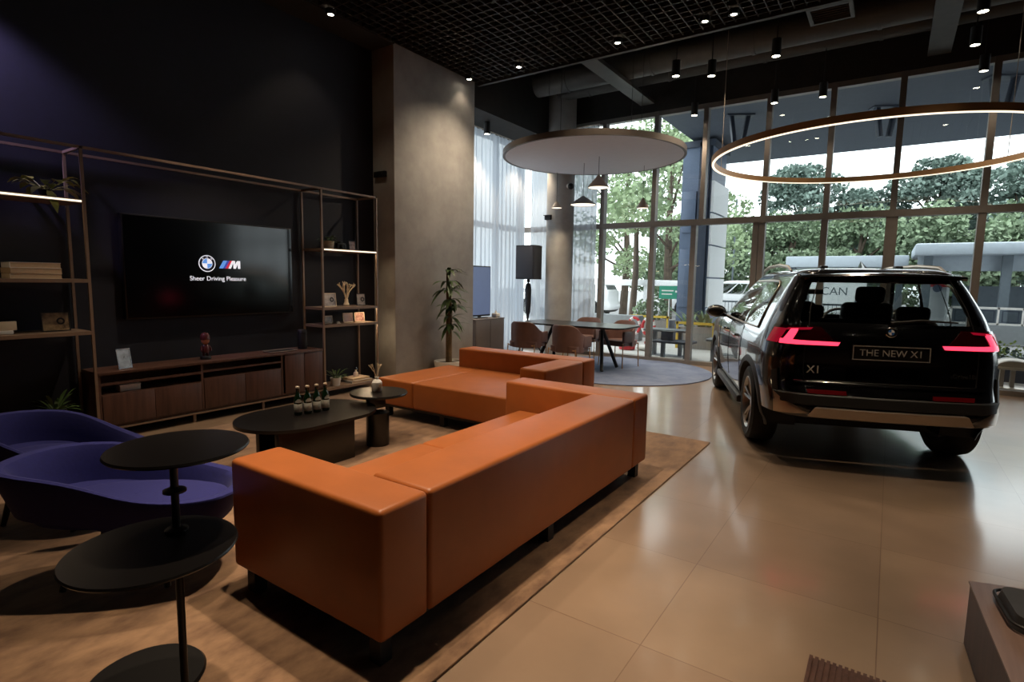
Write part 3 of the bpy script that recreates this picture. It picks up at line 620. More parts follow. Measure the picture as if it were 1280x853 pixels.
for i in range(4):
    a = rnd.uniform(-1.2, 1.2); b.leaf((.05*math.cos(a), .05*math.sin(a), .7+rnd.uniform(-.02, .15)), (math.cos(a), math.sin(a), .4), .28, .05, .8, n=5)
build('foliage', b, M['leaf'], t)

# ------------------------------------------------------------------ dining corner
dt = thing('dining_table', 'long black dining table on the round rug', 'table', (-4.4, 8.42, .016))
build('table_top', MB().prism(rrect(-1.0, -.46, 1.0, .46, .16, 8), .715, .74), M['tabletop'], dt)
for x in (-.62, .62):
    build('leg', MB().tube([(x*.75, 0, .70), (x, -.3, 0.015)], .03, n=10).tube([(x*.75, 0, .70), (x, .3, .015)], .03, n=10), M['black'], dt)
build('under_frame', MB().span((-.6, -.05, .67), (.6, .05, .715)), M['black'], dt)
def dining_chair(label, loc, rz):
    t = thing('dining_chair', label, 'chair', loc, rz, group='brown leather chairs around the dining table')     # faces +Y
    b = MB(); rows = []; A = [PI+PI*i/20 for i in range(21)]
    prof = [(1.0, .36), (1.01, .5), (1.03, .72), (1.02, .78), (.98, .79), (.94, .77), (.9, .6), (.88, .42), (.9, .36)]
    for k, z in prof:
        row = []
        for a in A:
            f = abs(math.cos(a)); zz = z if z < .45 else .42+(z-.42)*(1-.42*f**6)
            row.append((.27*k*math.cos(a)*(1 if True else 0), .24*k*math.sin(a)*1.05+.02, zz))
        rows.append(row)
    rows.append(rows[0]); b.grid(rows)
    build('backrest', b, M['brownleather'], t)
    build('seat', MB().prism(rrect(-.245, -.21, .245, .27, .1, 6), .37, .46), M['brownleather'], t)
    for s in (-1, 1): build('armrest', MB().span((s*.255-.025, .0, .43), (s*.255+.025, .25, .62), bev=.02, seg=3), M['brownleather'], t)
    for x, y in ((-.26, -.2), (.26, -.2), (-.26, .25), (.26, .25)): build('leg', MB().tube([(x*.95, y*.95, .42), (x, y, 0)], .0095, n=8), M['brass'], t)
    build('leg_frame', MB().tube([(-.25, .24, .4), (.25, .24, .4)], .009, n=8).tube([(-.25, -.19, .4), (.25, -.19, .4)], .009, n=8), M['brass'], t)
    return t
c1 = dining_chair('brown dining chair on the near side of the table, left one', (-4.98, 7.72, 0), .08)
dup(c1, (-4.13, 7.62, 0), -.06, 'brown dining chair on the near side of the table, right one')
dup(c1, (-4.62, 9.2, .016), PI+.1, 'brown dining chair on the far side of the table in front of the concrete column')
dup(c1, (-3.85, 8.98, .016), PI-.25, 'brown dining chair on the far side of the table against the glass')
for o in S.objects:
    if o.name.startswith('dining_chair') and o.location.z == 0: o.location.z = .016
# suspended disc and pendants
DX, DY, DZ = -4.11, 8.23, 3.45
t = thing('suspended_disc', 'large white round ceiling disc with a brass rim over the dining table', 'ceiling panel', (DX, DY, DZ))
build('panel', MB().lathe([(0, 0), (1.405, 0), (1.405, .07), (0, .07)], n=96), M['discw'], t); build('rim', MB().lathe([(1.405, -.005), (1.443, -.005), (1.443, .08), (1.405, .08), (1.405, -.005)], n=96), mat('disc_rim', (96, 88, 82), .5, metal=.2, noise=.05), t)
for hx, hy in ((.72, .2), (-.72, .2), (.72, -.2), (-.72, -.2)): build('hanger', MB().cyl((hx, hy, .07), (hx, hy, 5.3-DZ), .004, n=6), M['black'], t)
def pendant(label, x, y, z, r, h, m):
    t = thing('pendant_lamp', label, 'pendant lamp', (x, y, z), group='cone pendants under the white disc')
    build('shade', MB().lathe([(.012, h), (.016, h), (r, .02), (r, 0), (r-.006, .002), (.012, h-.012)], n=40), m, t)
    build('diffuser', MB().lathe([(0, .004), (r-.008, .004), (r-.008, .012), (0, .012)], n=40), M['pendl'], t)
    build('cord', MB().cyl((0, 0, h-.01), (0, 0, DZ-z), .004, n=6), M['black'], t)
    L = bpy.data.lights.new('lamp', 'SPOT'); L.energy = 45; L.color = (1, .8, .55); L.spot_size = 2.2; L.spot_blend = .6; L.shadow_soft_size = .08
    o = bpy.data.objects.new('lamp', L); C.objects.link(o); o.parent = t; o.location = (0, 0, -.01)
pendant('taupe cone pendant hanging nearest the viewer under the disc', -3.98, 8.2, 2.965, .165, .2, M['taupe'])
pendant('charcoal flat cone pendant left of the taupe one', -4.41, 8.52, 2.76, .215, .15, M['darkshade'])
pendant('small taupe pendant in front of the concrete column', -5.2, 9.0, 2.81, .1, .12, M['taupe'])
pendant('small pendant at far right seen against the trees', -3.62, 9.2, 2.735, .1, .17, M['taupe'])
# ring lamp over the car
RX, RY, RZZ, RR = -.285, 7.3, 2.865, 1.625
t = thing('ring_lamp', 'huge thin brass ring lamp hanging over the black car', 'ring lamp', (RX, RY, RZZ))
build('ring_body', MB().lathe([(RR-.02, .012), (RR+.02, .012), (RR+.02, .075), (RR-.02, .075), (RR-.02, .012)], n=128), M['brass'], t)
build('glow_strip', MB().lathe([(RR-.012, .004), (RR+.012, .004), (RR+.012, .0115), (RR-.012, .0115), (RR-.012, .004)], n=128), M['ledw'], t)
for a in (math.radians(175), math.radians(40), math.radians(-40)):
    build('wire', MB().cyl((RR*math.cos(a), RR*math.sin(a), .075), (RR*math.cos(a), RR*math.sin(a), 5.3-RZZ), .004, n=6), M['silver'], t)
t = thing('spotlight', 'black hooded spotlight hanging by the ring at the right edge', 'spotlight', (1.30, 6.2, 3.0))
build('hood', MB().lathe([(.0, .15), (.06, .145), (.11, .11), (.145, .03), (.15, -.02), (.14, -.02), (.1, .06), (0, .1)], n=28), M['black'], t); build('stem', MB().cyl((0, 0, .14), (0, 0, 2.28), .01, n=8), M['black'], t); build('yoke', MB().cyl((0, 0, .1), (0, 0, -.07), .02, n=10), M['black'], t)
build('cable', MB().tube([(-.13, 0, .02), (-.16, 0, -.05), (-.13, .0, -.1), (-.04, 0, -.07), (0, 0, -.06)], .004, n=6), M['black'], t)

# ------------------------------------------------------------------ curtains
def curtain(name, label, p0, p1, z0, z1, amp=.035, wl=.13):
    p0, p1 = Vector(p0), Vector(p1); L = (p1-p0).length; d = (p1-p0)/L; nrm = Vector((-d.y, d.x, 0)); n = int(L/wl*8); b = MB(); rows = []; rnd = random.Random(L)
    ph = [0]
    for i in range(n): ph.append(ph[-1]+2*PI/8*rnd.uniform(.6, 1.4))
    for z, k in ((z0, 1.15), (z0+.5, 1.1), ((z0+z1)/2, 1.), (z1-.3, .8), (z1, .55)):
        rows.append([(*(p0+d*L*i/n+nrm*amp*k*(math.sin(ph[i])+.3*math.sin(2.3*ph[i])))[:2], z) for i in range(n+1)])
    b.grid(rows); t = thing(name, label, 'curtain', (0, 0, 0)); build('sheer_panel', b, M['sheer'], t, recalc=False)
    b = MB().cyl((*p0[:2], z1+.02), (*p1[:2], z1+.02), .012, n=8); build('track', b, M['silver'], t)
curtain('curtain', 'long white sheer curtain along the side window behind the pier', (-6.38, 7.3, 0), (-6.38, 9.75, 0), .02, 4.2)
curtain('curtain', 'white sheer curtain on the glass front right of the concrete column', (-5.35, 9.93, 0), (-4.83, 9.93, 0), .09, 4.45, .03, .11)
curtain('curtain', 'narrow white sheer curtain on the glass front left of the concrete column', (-6.35, 9.93, 0), (-5.72, 9.93, 0), .09, 4.2, .03, .11)
# grey cabinet, screen, speaker
t = thing('sideboard', 'low grey cabinet behind the concrete pier', 'cabinet', (-5.98, 7.78, 0))
build('body', MB().span((-.19, -.42, .06), (.19, .42, .78), bev=.004), M['greycab'], t); build('top', MB().span((-.2, -.43, .78), (.2, .43, .8), bev=.003), M['greycab'], t); build('plinth', MB().span((-.17, -.4, 0), (.17, .4, .06)), M['black'], t)
build('door', MB().span((.19, -.41, .07), (.2, -.005, .775)), M['greycab'], t); build('door', MB().span((.19, .005, .07), (.2, .41, .775)), M['greycab'], t)
t = thing('display_screen', 'upright screen with a blue picture standing on the grey cabinet', 'screen', (-6.0, 7.74, .8))
build('panel', MB().span((-.02, -.30, .03), (.02, .30, .92), bev=.006), M['blackmetal'], t); build('screen', MB().span((.02, -.285, .06), (.023, .285, .9)), M['screenon'], t); build('foot', MB().span((-.08, -.15, 0), (.08, .15, .012)).span((-.012, -.04, .01), (.012, .04, .1)), M['black'], t)
t = thing('tissue_box', 'small white rounded box on the grey cabinet', 'box', (-5.9, 8.1, .8)); build('body', MB().span((-.06, -.06, 0), (.06, .06, .08), bev=.02, seg=3), M['white'], t); build('tissue', MB().lathe([(.025, .08), (.03, .1), (.012, .125), (0, .12)], n=9, sx=.6), M['white'], t)
t = thing('loudspeaker', 'black loudspeaker on a scrim covered stand by the curtain', 'loudspeaker', (-5.95, 9.25, 1.5))
M['spk'] = mat('speaker_black', (36, 38, 46), .6, noise=.1); M['grille'] = mat('speaker_grille', (52, 54, 64), .7, nscale=200, bump=.3, noise=.2)
b = MB().prism([(-.21, -.11), (-.25, 0), (-.15, .2), (.18, .2), (.23, -.02), (.23, -.16), (.21, -.17), (-.19, -.17)], 0, .66); build('cabinet', b, M['spk'], t); build('grille', MB().span((-.17, -.185, .03), (.21, -.17, .63), bev=.006), M['grille'], t); build('socket', MB().cyl((0, 0, -.06), (0, 0, 0), .03), M['black'], t)
t = thing('speaker_stand', 'stand wrapped in a black cloth cover under the loudspeaker', 'stand', (-5.95, 9.25, 0))
build('cover', MB().lathe([(.02, 1.43), (.05, 1.40), (.065, 1.3), (.06, 1.0), (.05, .85), (.03, .8), (.028, .74), (.02, .72)], n=20), M['spk'], t); build('pole', MB().cyl((0, 0, .35), (0, 0, 1.44), .018, n=12), M['black'], t)
for a in (.4, 2.5, 4.6): build('leg', MB().tube([(.02*math.cos(a), .02*math.sin(a), .6), (.3*math.cos(a), .3*math.sin(a), .012)], .012, n=8), M['black'], t)
t = thing('dome_camera', 'white security camera high on the concrete column', 'camera', (-5.29, 9.58, 3.3)); build('mount', MB().cyl((-.05, .03, 0), (.03, 0, 0), .045, n=16), M['white'], t); build('dome', MB().ball((.06, 0, -.01), .06), M['blackmetal'], t)
t = thing('wall_sensor', 'small black box on the left side of the concrete column', 'sensor', (-5.62, 9.47, 2.7)); build('box', MB().span((-.09, -.06, -.04), (.05, .02, .04), bev=.01), M['black'], t); build('hood', MB().span((-.095, -.09, .04), (.055, .02, .052)), M['black'], t)

# ------------------------------------------------------------------ right foreground
M['woodlight'] = mat('grey_brown_wood', (128, 104, 94), .35, nscale=3, stretch=(10, .7, 10), rgb2=(110, 86, 76))
t = thing('display_plinth', 'low wooden plinth at the lower right corner', 'plinth', (.36, 2.86, 0))
b = MB().prism([(.0, 0), (1.6, .48), (1.6, -1.5), (.09, -1.5), (.02, -.35)], 0, .262); build('body', b, M['walnut'], t)
b = MB().prism([(-.005, .005), (1.6, .49), (1.6, -1.51), (.085, -1.51), (.015, -.35)], .262, .27); build('top', b, M['woodlight'], t)
t = thing('cushion_pad', 'dark padded cushion lying on the wooden plinth', 'cushion', (.66, 2.70, .2705), .1)
b = MB(); b.prism(rrect(-.23, -.17, .3, .11, .05), 0, .05); 
for v in b.bm.verts:
    if v.co.z > .04: v.co.x *= .94; v.co.y *= .92
build('pad', b, mat('dark_grey_pad', (48, 45, 44), .7, noise=.2, bump=.1), t); build('piping', MB().tube([(x, y, .026) for x, y in rrect(-.235, -.175, .305, .115, .05)], .006, n=6, closed=True), M['black'], t)
t = thing('slatted_mat', 'brown slatted wooden board on the floor at the bottom edge', 'mat', (.06, 2.0, 0))
build('board', MB().span((-.22, -.36, 0), (.26, .36, .012)), M['walnut'], t); b = MB()
for i in range(24): b.span((-.219+i*.02, -.36, .012), (-.207+i*.02, .36, .022))
build('slats', b, M['walnut'], t)

# ------------------------------------------------------------------ the car (local: x right, y forward from the rear axle, z up)
def pch(xs, ys):
    xs = np.array(xs, float); ys = np.array(ys, float); h = np.diff(xs); d = np.diff(ys)/h; m = np.zeros(len(xs)); m[0] = d[0]; m[-1] = d[-1]
    for i in range(1, len(xs)-1):
        if d[i-1]*d[i] > 0: m[i] = (h[i-1]+h[i])/(h[i-1]/d[i]+h[i]/d[i-1]) if True else 0
    def f(x):
        i = int(np.clip(np.searchsorted(xs, x)-1, 0, len(xs)-2)); t = (x-xs[i])/h[i]
        return ys[i]*(2*t**3-3*t**2+1)+h[i]*m[i]*(t**3-2*t**2+t)+ys[i+1]*(-2*t**3+3*t**2)+h[i]*m[i+1]*(t**3-t**2)
    return f
ZL = [.26, .36, .48, .58, .72, .86, .98, 1.06, 1.12, 1.22, 1.36, 1.50, 1.565, 1.605, 1.63, 1.642]
AR = pch(ZL, [-.72, -.83, -.865, -.85, -.79, -.775, -.775, -.765, -.745, -.695, -.62, -.545, -.50, -.42, -.20, .25])
AF = pch(ZL, [3.36, 3.50, 3.56, 3.575, 3.57, 3.52, 3.38, 2.75, 2.38, 2.12, 1.82, 1.53, 1.36, 1.24, 1.10, .85])
WD = pch(ZL, [.83, .885, .905, .915, .922, .92, .905, .885, .865, .825, .755, .675, .63, .57, .44, .16])
RX_ = pch(ZL, [.30, .30, .30, .30, .28, .27, .26, .26, .25, .22, .19, .17, .16, .16, .15, .08])
RY_ = pch(ZL, [.30, .34, .36, .36, .36, .36, .38, .38, .36, .32, .28, .24, .22, .22, .2, .1])
FX_ = pch(ZL, [.4, .42, .42, .42, .42, .42, .42, .40, .34, .30, .26, .22, .22, .2, .15, .08])
FY_ = pch(ZL, [.4, .45, .45, .45, .45, .45, .45, .5, .45, .40, .34, .28, .26, .24, .2, .1])
def surf(u, z, s=1, off=0.):
    w_, rx, ry, fx, fy = WD(z)+off, RX_(z), RY_(z), FX_(z), FY_(z); ar, af = AR(z)-off, AF(z)+off; kr, kf = .03, .10
    if u <= 1: b, a = u*(w_-rx), ar+kr*u*u
    elif u <= 2: t = (u-1)*PI/2; b, a = w_-rx+rx*math.sin(t), ar+kr+ry*(1-math.cos(t))
    elif u <= 3:
        t = u-2; b, a = w_, (ar+kr+ry)*(1-t)+(af-kf-fy)*t
    elif u <= 4: t = (u-3)*PI/2; b, a = w_-fx+fx*math.cos(t), af-kf-fy+fy*math.sin(t)
    else: t = 5-u; b, a = t*(w_-fx), af-kf*t*t
    return Vector((s*b*TP(a), a, z))
def TP(a): return 1-.095*max(0, min(1, (.5-a)/1.35))**1.3
def side_u(a, z):
    ar, af = AR(z)+.03+RY_(z), AF(z)-.10-FY_(z)
    return 2+(a-ar)/(af-ar)
M['paint'] = mat('black_car_paint', (9, 9, 11), .18, spec=.6, coat=1., noise=.02)
M['clad'] = mat('car_plastic', (34, 33, 33), .55, noise=.05); M['carglass'] = glass_mat('car_glass', (.78, .82, .80), 1.4); M['rearglass'] = glass_mat('car_rear_glass', (.72, .74, .74), 1.0)
M['tail'] = mat('tail_lamp_red', (110, 0, 14), .25, emit=(1, .012, .06), es=.22, coat=.5, noise=.02); M['tailhot'] = mat('tail_lamp_hot', (230, 50, 50), .3, emit=(1, .05, .11), es=1.9, noise=.02); M['taildark'] = mat('tail_lamp_dark', (48, 4, 8), .15, coat=1., noise=.05)
M['refl'] = mat('red_reflector', (110, 10, 20), .2, coat=.5, noise=.05); M['tyre'] = mat('tyre_rubber', (24, 24, 24), .8, noise=.15); M['rim'] = mat('wheel_silver', (150, 146, 142), .28, metal=.85, noise=.05)
M['seatm'] = mat('car_seat_dark', (26, 24, 24), .7, noise=.1); M['trimc'] = mat('car_satin_trim', (184, 172, 158), .3, metal=.75, noise=.04); M['plate'] = mat('plate_black', (10, 10, 10), .35, noise=.05)
cang = math.radians(20)
def make_car(label, loc, rz, detail=True, paint='paint'):
    CAR = thing('car', label, 'car', loc, rz)
    us = [i/12 for i in range(12)]+[1+i/10 for i in range(10)]+[2+i/84 for i in range(84)]+[3+i/8 for i in range(8)]+[4+i/10 for i in range(11)]
    for extra in (): us.append(extra)
    us = sorted(set(us)); zs = sorted(set([.26+.02*i for i in range(70) if .26+.02*i < 1.643]+[1.185, 1.49, 1.085, 1.50, 1.63, 1.642, 1.615]))
    zs = [z for i, z in enumerate(zs) if i == 0 or z-zs[i-1] > .006 or z in (1.642,)]
    WH = [(0, .352), (2.69, .352)]; RA = .405
    def cls(u, z):
        if u < 1.25 and 1.185 < z < 1.50: return 'rear_window'
        if 3.3 < u and 1.10 < z < 1.53: return 'windscreen'
        if 2 < u < 3 and 1.085 < z < 1.505:
            s = u-2
            if .115 < s < .285: return 'quarter_window'
            if .30 < s < .565: return 'rear_door_window'
            if .59 < s < .955: return 'front_door_window'
        if z < .36: return 'lower_cladding'
        return 'body'
    bms = {}
    cols = [(u, 1) for u in us]+[(u, -1) for u in us[-2:0:-1]]; n = len(cols)
    P = [[surf(u, z, s) for u, s in cols] for z in zs]
    def fin(k):
        if k not in bms: bms[k] = (bmesh.new(), {})
        return bms[k]
    dele = set()
    for i in range(len(zs)):
        for j, (u, s) in enumerate(cols):
            p = P[i][j]
            if detail and p.y < -.25 and p.z < .415: dele.add((i, j)); continue
            if abs(p.x) > .6:
                for wa, wz in WH:
                    dd = math.hypot(p.y-wa, p.z-wz)
                    if dd < RA: dele.add((i, j))
                    elif dd < RA+.03:
                        k = RA/dd; p.y = wa+(p.y-wa)*k; p.z = wz+(p.z-wz)*k
    for i in range(len(zs)-1):
        for j in range(n):
            k = (j+1) % n; q = [(i, j), (i, k), (i+1, k), (i+1, j)]
            if sum(x in dele for x in q) >= 1: continue
            uc = (cols[j][0]+cols[k][0])/2; zc = (zs[i]+zs[i+1])/2; key = cls(uc, zc)
            if key in ('quarter_window', 'rear_door_window', 'front_door_window') and cols[j][1] < 0: key += '/'
            bm, vm = fin(key)
            vv = []
            for x in q:
                if x not in vm: vm[x] = bm.verts.new(P[x[0]][x[1]])
                vv.append(vm[x])
            bm.faces.new(vv)
    bm, vm = fin('body'); i = len(zs)-1; bm.faces.new([vm.get((i, j)) or vm.setdefault((i, j), bm.verts.new(P[i][j])) for j in range(n)])
    lab = {'rear_window': 'dark rear window'}
    for key, (bm, _) in bms.items():
        mb = MB(); mb.bm.free(); mb.bm = bm
        key = key.strip('/'); o = build(key, mb, M[paint] if key == 'body' else M['clad'] if key == 'lower_cladding' else M['rearglass'] if key == 'rear_window' else M['carglass'], CAR)
        if key == 'body': body = o
    build('underbody', MB().span((-.7, -.2, .22), (.7, 3.2, .3)).span((-.60, -.6, .46), (.60, -.15, .50)), M['clad'], CAR)
    def wheel(x, y):
        t_ = bpy.data.objects.new('wheel', None)
        s = 1 if x > 0 else -1; Mx = plane_M((x, y, .352), (0, s, 0), (0, 0, 1))   # +z outward
        tyre = build('wheel', MB().lathe([(.245, -.11), (.31, -.118), (.345, -.10), (.354, -.06), (.355, 0), (.354, .06), (.345, .10), (.31, .118), (.245, .108)], n=56, M=Mx, c=(0, 0, 0)), M['tyre'], CAR) if False else None
        b_ = MB()
        b_.lathe([(.245, -.11), (.31, -.118), (.342, -.10), (.352, -.06), (.352, .06), (.342, .10), (.31, .118), (.245, .108)], n=56); b_._tf(b_.bm.verts, Mx); ty = build('wheel', b_, M['tyre'], CAR)
        b_ = MB(); b_.lathe([(.247, -.10), (.235, -.09), (.225, .02), (.235, .09), (.25, .105), (.243, .11), (.225, .085), (.21, .02), (.21, -.09)], n=56)
        b_.lathe([(0, .07), (.055, .07), (.06, .06), (.06, .0), (0, 0)], n=24)
        for k in range(5):
            a = 2*PI*k/5+PI/2
            for d in (-.17, .17):
                c0 = Vector((.045*math.cos(a+d*.6), .045*math.sin(a+d*.6), .055)); c1 = Vector((.235*math.cos(a+d), .235*math.sin(a+d), .088)); b_.tube([c0, (c0+c1)/2+Vector((0, 0, .004)), c1], [.018, .015, .016], n=6)
        b_._tf(b_.bm.verts, Mx); build('rim', b_, M['rim'], ty)
        b_ = MB().lathe([(0, -.02), (.17, -.02), (.17, -.05), (0, -.05)], n=32); b_._tf(b_.bm.verts, Mx); build('brake_disc', b_, M['silver'], ty)
        b_ = MB(); rows = []
        for k in range(33):
            a = math.radians(-22+224*k/32); row = []
            for rr, off in ((RA-.012, -.10), (RA-.012, .010), (RA+.035, .012), (RA+.052, .0)):
                yy, zz = y+rr*math.cos(a), max(.24, .352+rr*math.sin(a)); zc = max(.27, zz); w_ = min(WD(zc), .925)
                uu = side_u(yy, zc)
                if uu < 2: 
                    sx = RY_(zc); tt = max(0, min(1, (AR(zc)+.03+sx-yy)/sx)); bx = WD(zc)-RX_(zc)+RX_(zc)*math.sqrt(max(0, 1-tt*tt))
                elif uu > 3:
                    sx = FY_(zc); tt = max(0, min(1, (yy-(AF(zc)-.1-sx))/sx)); bx = WD(zc)-FX_(zc)+FX_(zc)*math.sqrt(max(0, 1-tt*tt))
                else: bx = w_
                row.append((s*(bx*TP(yy)+off), yy, zz))
            rows.append(row)
        b_.grid(rows); build('wheel_arch', b_, M['clad'], CAR)
        b_ = MB(); rows = [[(s*bx, y+RA*math.cos(math.radians(-15+210*k/24)), max(.22, .352+RA*math.sin(math.radians(-15+210*k/24)))) for k in range(25)] for bx in (.84, .55)]; b_.grid(rows)
        b_.face([(s*.55, y+RA*math.cos(math.radians(-15+210*k/24)), max(.22, .352+RA*math.sin(math.radians(-15+210*k/24)))) for k in range(25)]); build('wheel_well', b_, M['black'], CAR)
    for x in (-1, 1):
        wheel(x*.78, 0); wheel(x*.80, 2.69)
    if not detail: return CAR
    def patch(name, poly, off, m, s=1, label=None, par=None, sub=10, thick=.01):
        # poly: four corners (u,z): bottom-left, bottom-right, top-right, top-left on the body skin
        b_ = MB(); rows = []
        for lv in (off-thick, off):
            R = []
            for i in range(sub+1):
                t = i/sub; ub = poly[0][0]+(poly[1][0]-poly[0][0])*t; zb = poly[0][1]+(poly[1][1]-poly[0][1])*t; ut = poly[3][0]+(poly[2][0]-poly[3][0])*t; zt = poly[3][1]+(poly[2][1]-poly[3][1])*t
                R.append([surf(ub, zb, s, lv), surf((ub+ut)/2, (zb+zt)/2, s, lv), surf(ut, zt, s, lv)])
            rows.append(R)
        b_.grid(rows[1]); A, B = rows
        b_.grid([[A[i][0] for i in range(sub+1)], [B[i][0] for i in range(sub+1)]]); b_.grid([[A[i][2] for i in range(sub+1)], [B[i][2] for i in range(sub+1)]]); b_.grid([A[0], B[0]]); b_.grid([A[-1], B[-1]])
        bmesh.ops.remove_doubles(b_.bm, verts=b_.bm.verts, dist=1e-5)
        return build(name, b_, m, par or CAR, label)
    for s in (-1, 1):
        tl = patch('tail_light', [(.60, .99), (1.82, .99), (1.72, 1.145), (.86, 1.145)], .008, M['taildark'], s, 'glowing red angular tail light')
        patch('light_bar', [(.62, 1.0), (1.50, .998), (1.50, 1.035), (.60, 1.028)], .014, M['tailhot'], s, par=tl)
        patch('light_corner', [(1.28, 1.03), (1.46, 1.02), (1.34, 1.12), (1.20, 1.125)], .014, M['tailhot'], s, par=tl)
        patch('light_hook', [(.98, 1.12), (1.45, 1.108), (1.4, 1.128), (.95, 1.138)], .013, M['tail'], s, par=tl)
        patch('light_side', [(1.54, .998), (1.80, 1.0), (1.70, 1.12), (1.42, 1.12)], .012, M['tail'], s, par=tl)
        patch('reflector', [(.52, .615), (1.0, .615), (1.0, .645), (.52, .645)], .008, M['refl'], s, 'dark red bumper reflector')
        patch('bumper_corner_trim', [(1.00, .455), (1.62, .425), (1.60, .60), (1.48, .56)], .012, M['trimc'], s, 'beige bumper corner trim')
        patch('vent_trim', [(1.50, .54), (1.62, .54), (1.60, .76), (1.48, .78)], .010, M['clad'], s)
    # skid panel across the bumper
    rows = []
    for z, off in ((.42, .0), (.43, .02), (.505, .022), (.515, .0)):
        kk = 1.04-.14*(z-.42)/.1; rows.append([surf(abs(u*kk), z, 1 if u >= 0 else -1, off) for u in [-1+i*.1 for i in range(21)]])
    build('skid_panel', MB().grid(rows), M['trimc'], CAR, 'beige skid panel under the bumper')
    rows = [[surf(abs(u), z, 1 if u >= 0 else -1, off) for u in [-1.6+i*.16 for i in range(21)]] for z, off in ((.52, .004), (.53, .012), (.60, .012), (.61, .002))]
    build('bumper_insert', MB().grid(rows), M['clad'], CAR)
    rows = [[surf(abs(u), z, 1 if u >= 0 else -1, off) for u in [-1.2+i*.12 for i in range(21)]] for z, off in ((.685, .0), (.69, .010), (.70, .010), (.71, .0))]
    build('bumper_ledge', MB().grid(rows), M[paint], CAR)
    # plate, lettering, emblem
    yb = AR(.90)-.012
    plM = plane_M((0, AR(.95)-.016, .955), (1, 0, 0), (0, .04, 1))
    pt = build('number_plate', MB().prism(rrect(-.27, -.06, .27, .06, .008, 3), -.012, 0, plM), M['plate'], CAR, 'black plate with a white border')
    b_ = MB()
    for q_ in ((-.265, -.056, .265, -.050), (-.265, .050, .265, .056), (-.265, -.05, -.259, .05), (.259, -.05, .265, .05)): b_.prism([(q_[0], q_[1]), (q_[2], q_[1]), (q_[2], q_[3]), (q_[0], q_[3])], .0, .002, plM)
    M['plw'] = mat('plate_white', (190, 190, 188), .5, noise=.03, emit=(1, 1, 1), es=.0)
    build('plate_border', b_, M['plw'], pt); build('plate_letters', text_mb('THE NEW X1', .074, plM @ Matrix.Translation((0, 0, .001)), .0012), M['plw'], pt, 'white words THE NEW X1', smooth=False)
    eM = plane_M((0, AR(1.115)-.008, 1.118), (1, 0, 0), (0, .25, 1))
    e_ = build('emblem', MB().lathe([(0, 0), (.041, 0), (.041, .006), (.037, .009), (.033, .007), (0, .007)], M=eM, n=36), M['chrome'], CAR, 'round chrome emblem with quartered centre')
    build('emblem_ring', MB().prism(circ(0, 0, .034, 32), .0072, .0080, eM), M['plate'], e_)
    def quart(a0): return [(0, 0)]+[(.022*math.cos(math.radians(a0+i*15)), .022*math.sin(math.radians(a0+i*15))) for i in range(7)]
    build('emblem_white', MB().prism(quart(0), .008, .0088, eM).prism(quart(180), .008, .0088, eM), M['white'], e_); build('emblem_blue', MB().prism(quart(90), .008, .0088, eM).prism(quart(270), .008, .0088, eM), mat('emblem_blue', (50, 110, 190), .3, noise=.03), e_)
    bM = plane_M((-.53, AR(.80)+.02-.014, .80), (1, -.045, 0), (0, .05, 1)); build('badge', text_mb('X1', .085, bM, .003), M['plw'], CAR, 'chrome letters X1 on the tailgate', smooth=False)
    bM = plane_M((.50, AR(.80)+.018-.014, .80), (1, .045, 0), (0, .05, 1)); build('model_script', text_mb('sDrive18i', .045, bM, .0015), M['clad'], CAR, 'small dim script on the tailgate', smooth=False)
    # spoiler, wiper, aerial, rails
    b_ = MB(); rows = []
    for k in range(25):
        x = -.60+1.2*k/24; f = (x/.60)**2; yb_ = AR(1.565)
        rows.append([(x, yb_+.12+f*.05, 1.60-f*.02), (x, yb_-.06+f*.09, 1.578-f*.02), (x, yb_-.075+f*.09, 1.560-f*.02), (x, yb_-.05+f*.08, 1.545-f*.02), (x, yb_+.05, 1.535)])
    b_.grid(rows); sp_ = build('roof_spoiler', b_, M[paint], CAR)
    b_ = MB().prism([(-.12, 0), (.12, 0), (.12, .008), (-.12, .008)], 0, .004, plane_M((0, AR(1.565)-.078, 1.562), (1, 0, 0), (0, 0, 1))); build('brake_light', b_, M['taildark'], sp_)
    for s in (-1, 1):
        pts = [surf(.9-.02*i*0, z, s, .008) for i, z in enumerate((1.10, 1.2, 1.3, 1.4, 1.5))]
        rr = build('roof_rail', MB().tube([(s*.60, -.12, 1.60), (s*.605, .0, 1.64), (s*.60, .4, 1.665), (s*.58, 1.0, 1.66), (s*.56, 1.35, 1.63), (s*.55, 1.45, 1.59)], [.010, .016, .017, .017, .016, .01], n=8), M['clad'] if False else M['trimc'], CAR, 'satin roof rail')
        ch = [surf(2+q_, z, s, .006) for q_, z in [(.10, 1.09), (.115, 1.2), (.13, 1.36), (.15, 1.47), (.22, 1.508), (.4, 1.515), (.6, 1.515), (.8, 1.512), (.93, 1.508)]]
        build('window_trim', MB().tube(ch, .009, n=6).tube([surf(2+q_, 1.083, s, .006) for q_ in [.10+.86*i/16 for i in range(17)]], .009, n=6), M['trimc'], CAR, 'satin window line')
        mr = build('mirror', MB().ball((s*1.02, 1.86, 1.13), (.125, .085, .08)).box((s*.90, 1.90, 1.075), (.12, .07, .04), bev=.012), M[paint], CAR)
        build('mirror_glass', MB().ball((s*1.025, 1.80, 1.13), (.10, .035, .062)), M['plate'], mr)
        for ya, yb2 in ((.62, .80), (1.56, 1.74)): build('door_handle', MB().tube([(s*(WD(.93)-.01)*TP(ya), ya, .93), (s*(WD(.93)+.03)*TP(ya), ya+.03, .935), (s*(WD(.93)+.03), yb2-.03, .935), (s*(WD(.93)), yb2, .93)], .011, n=8), M[paint], CAR)
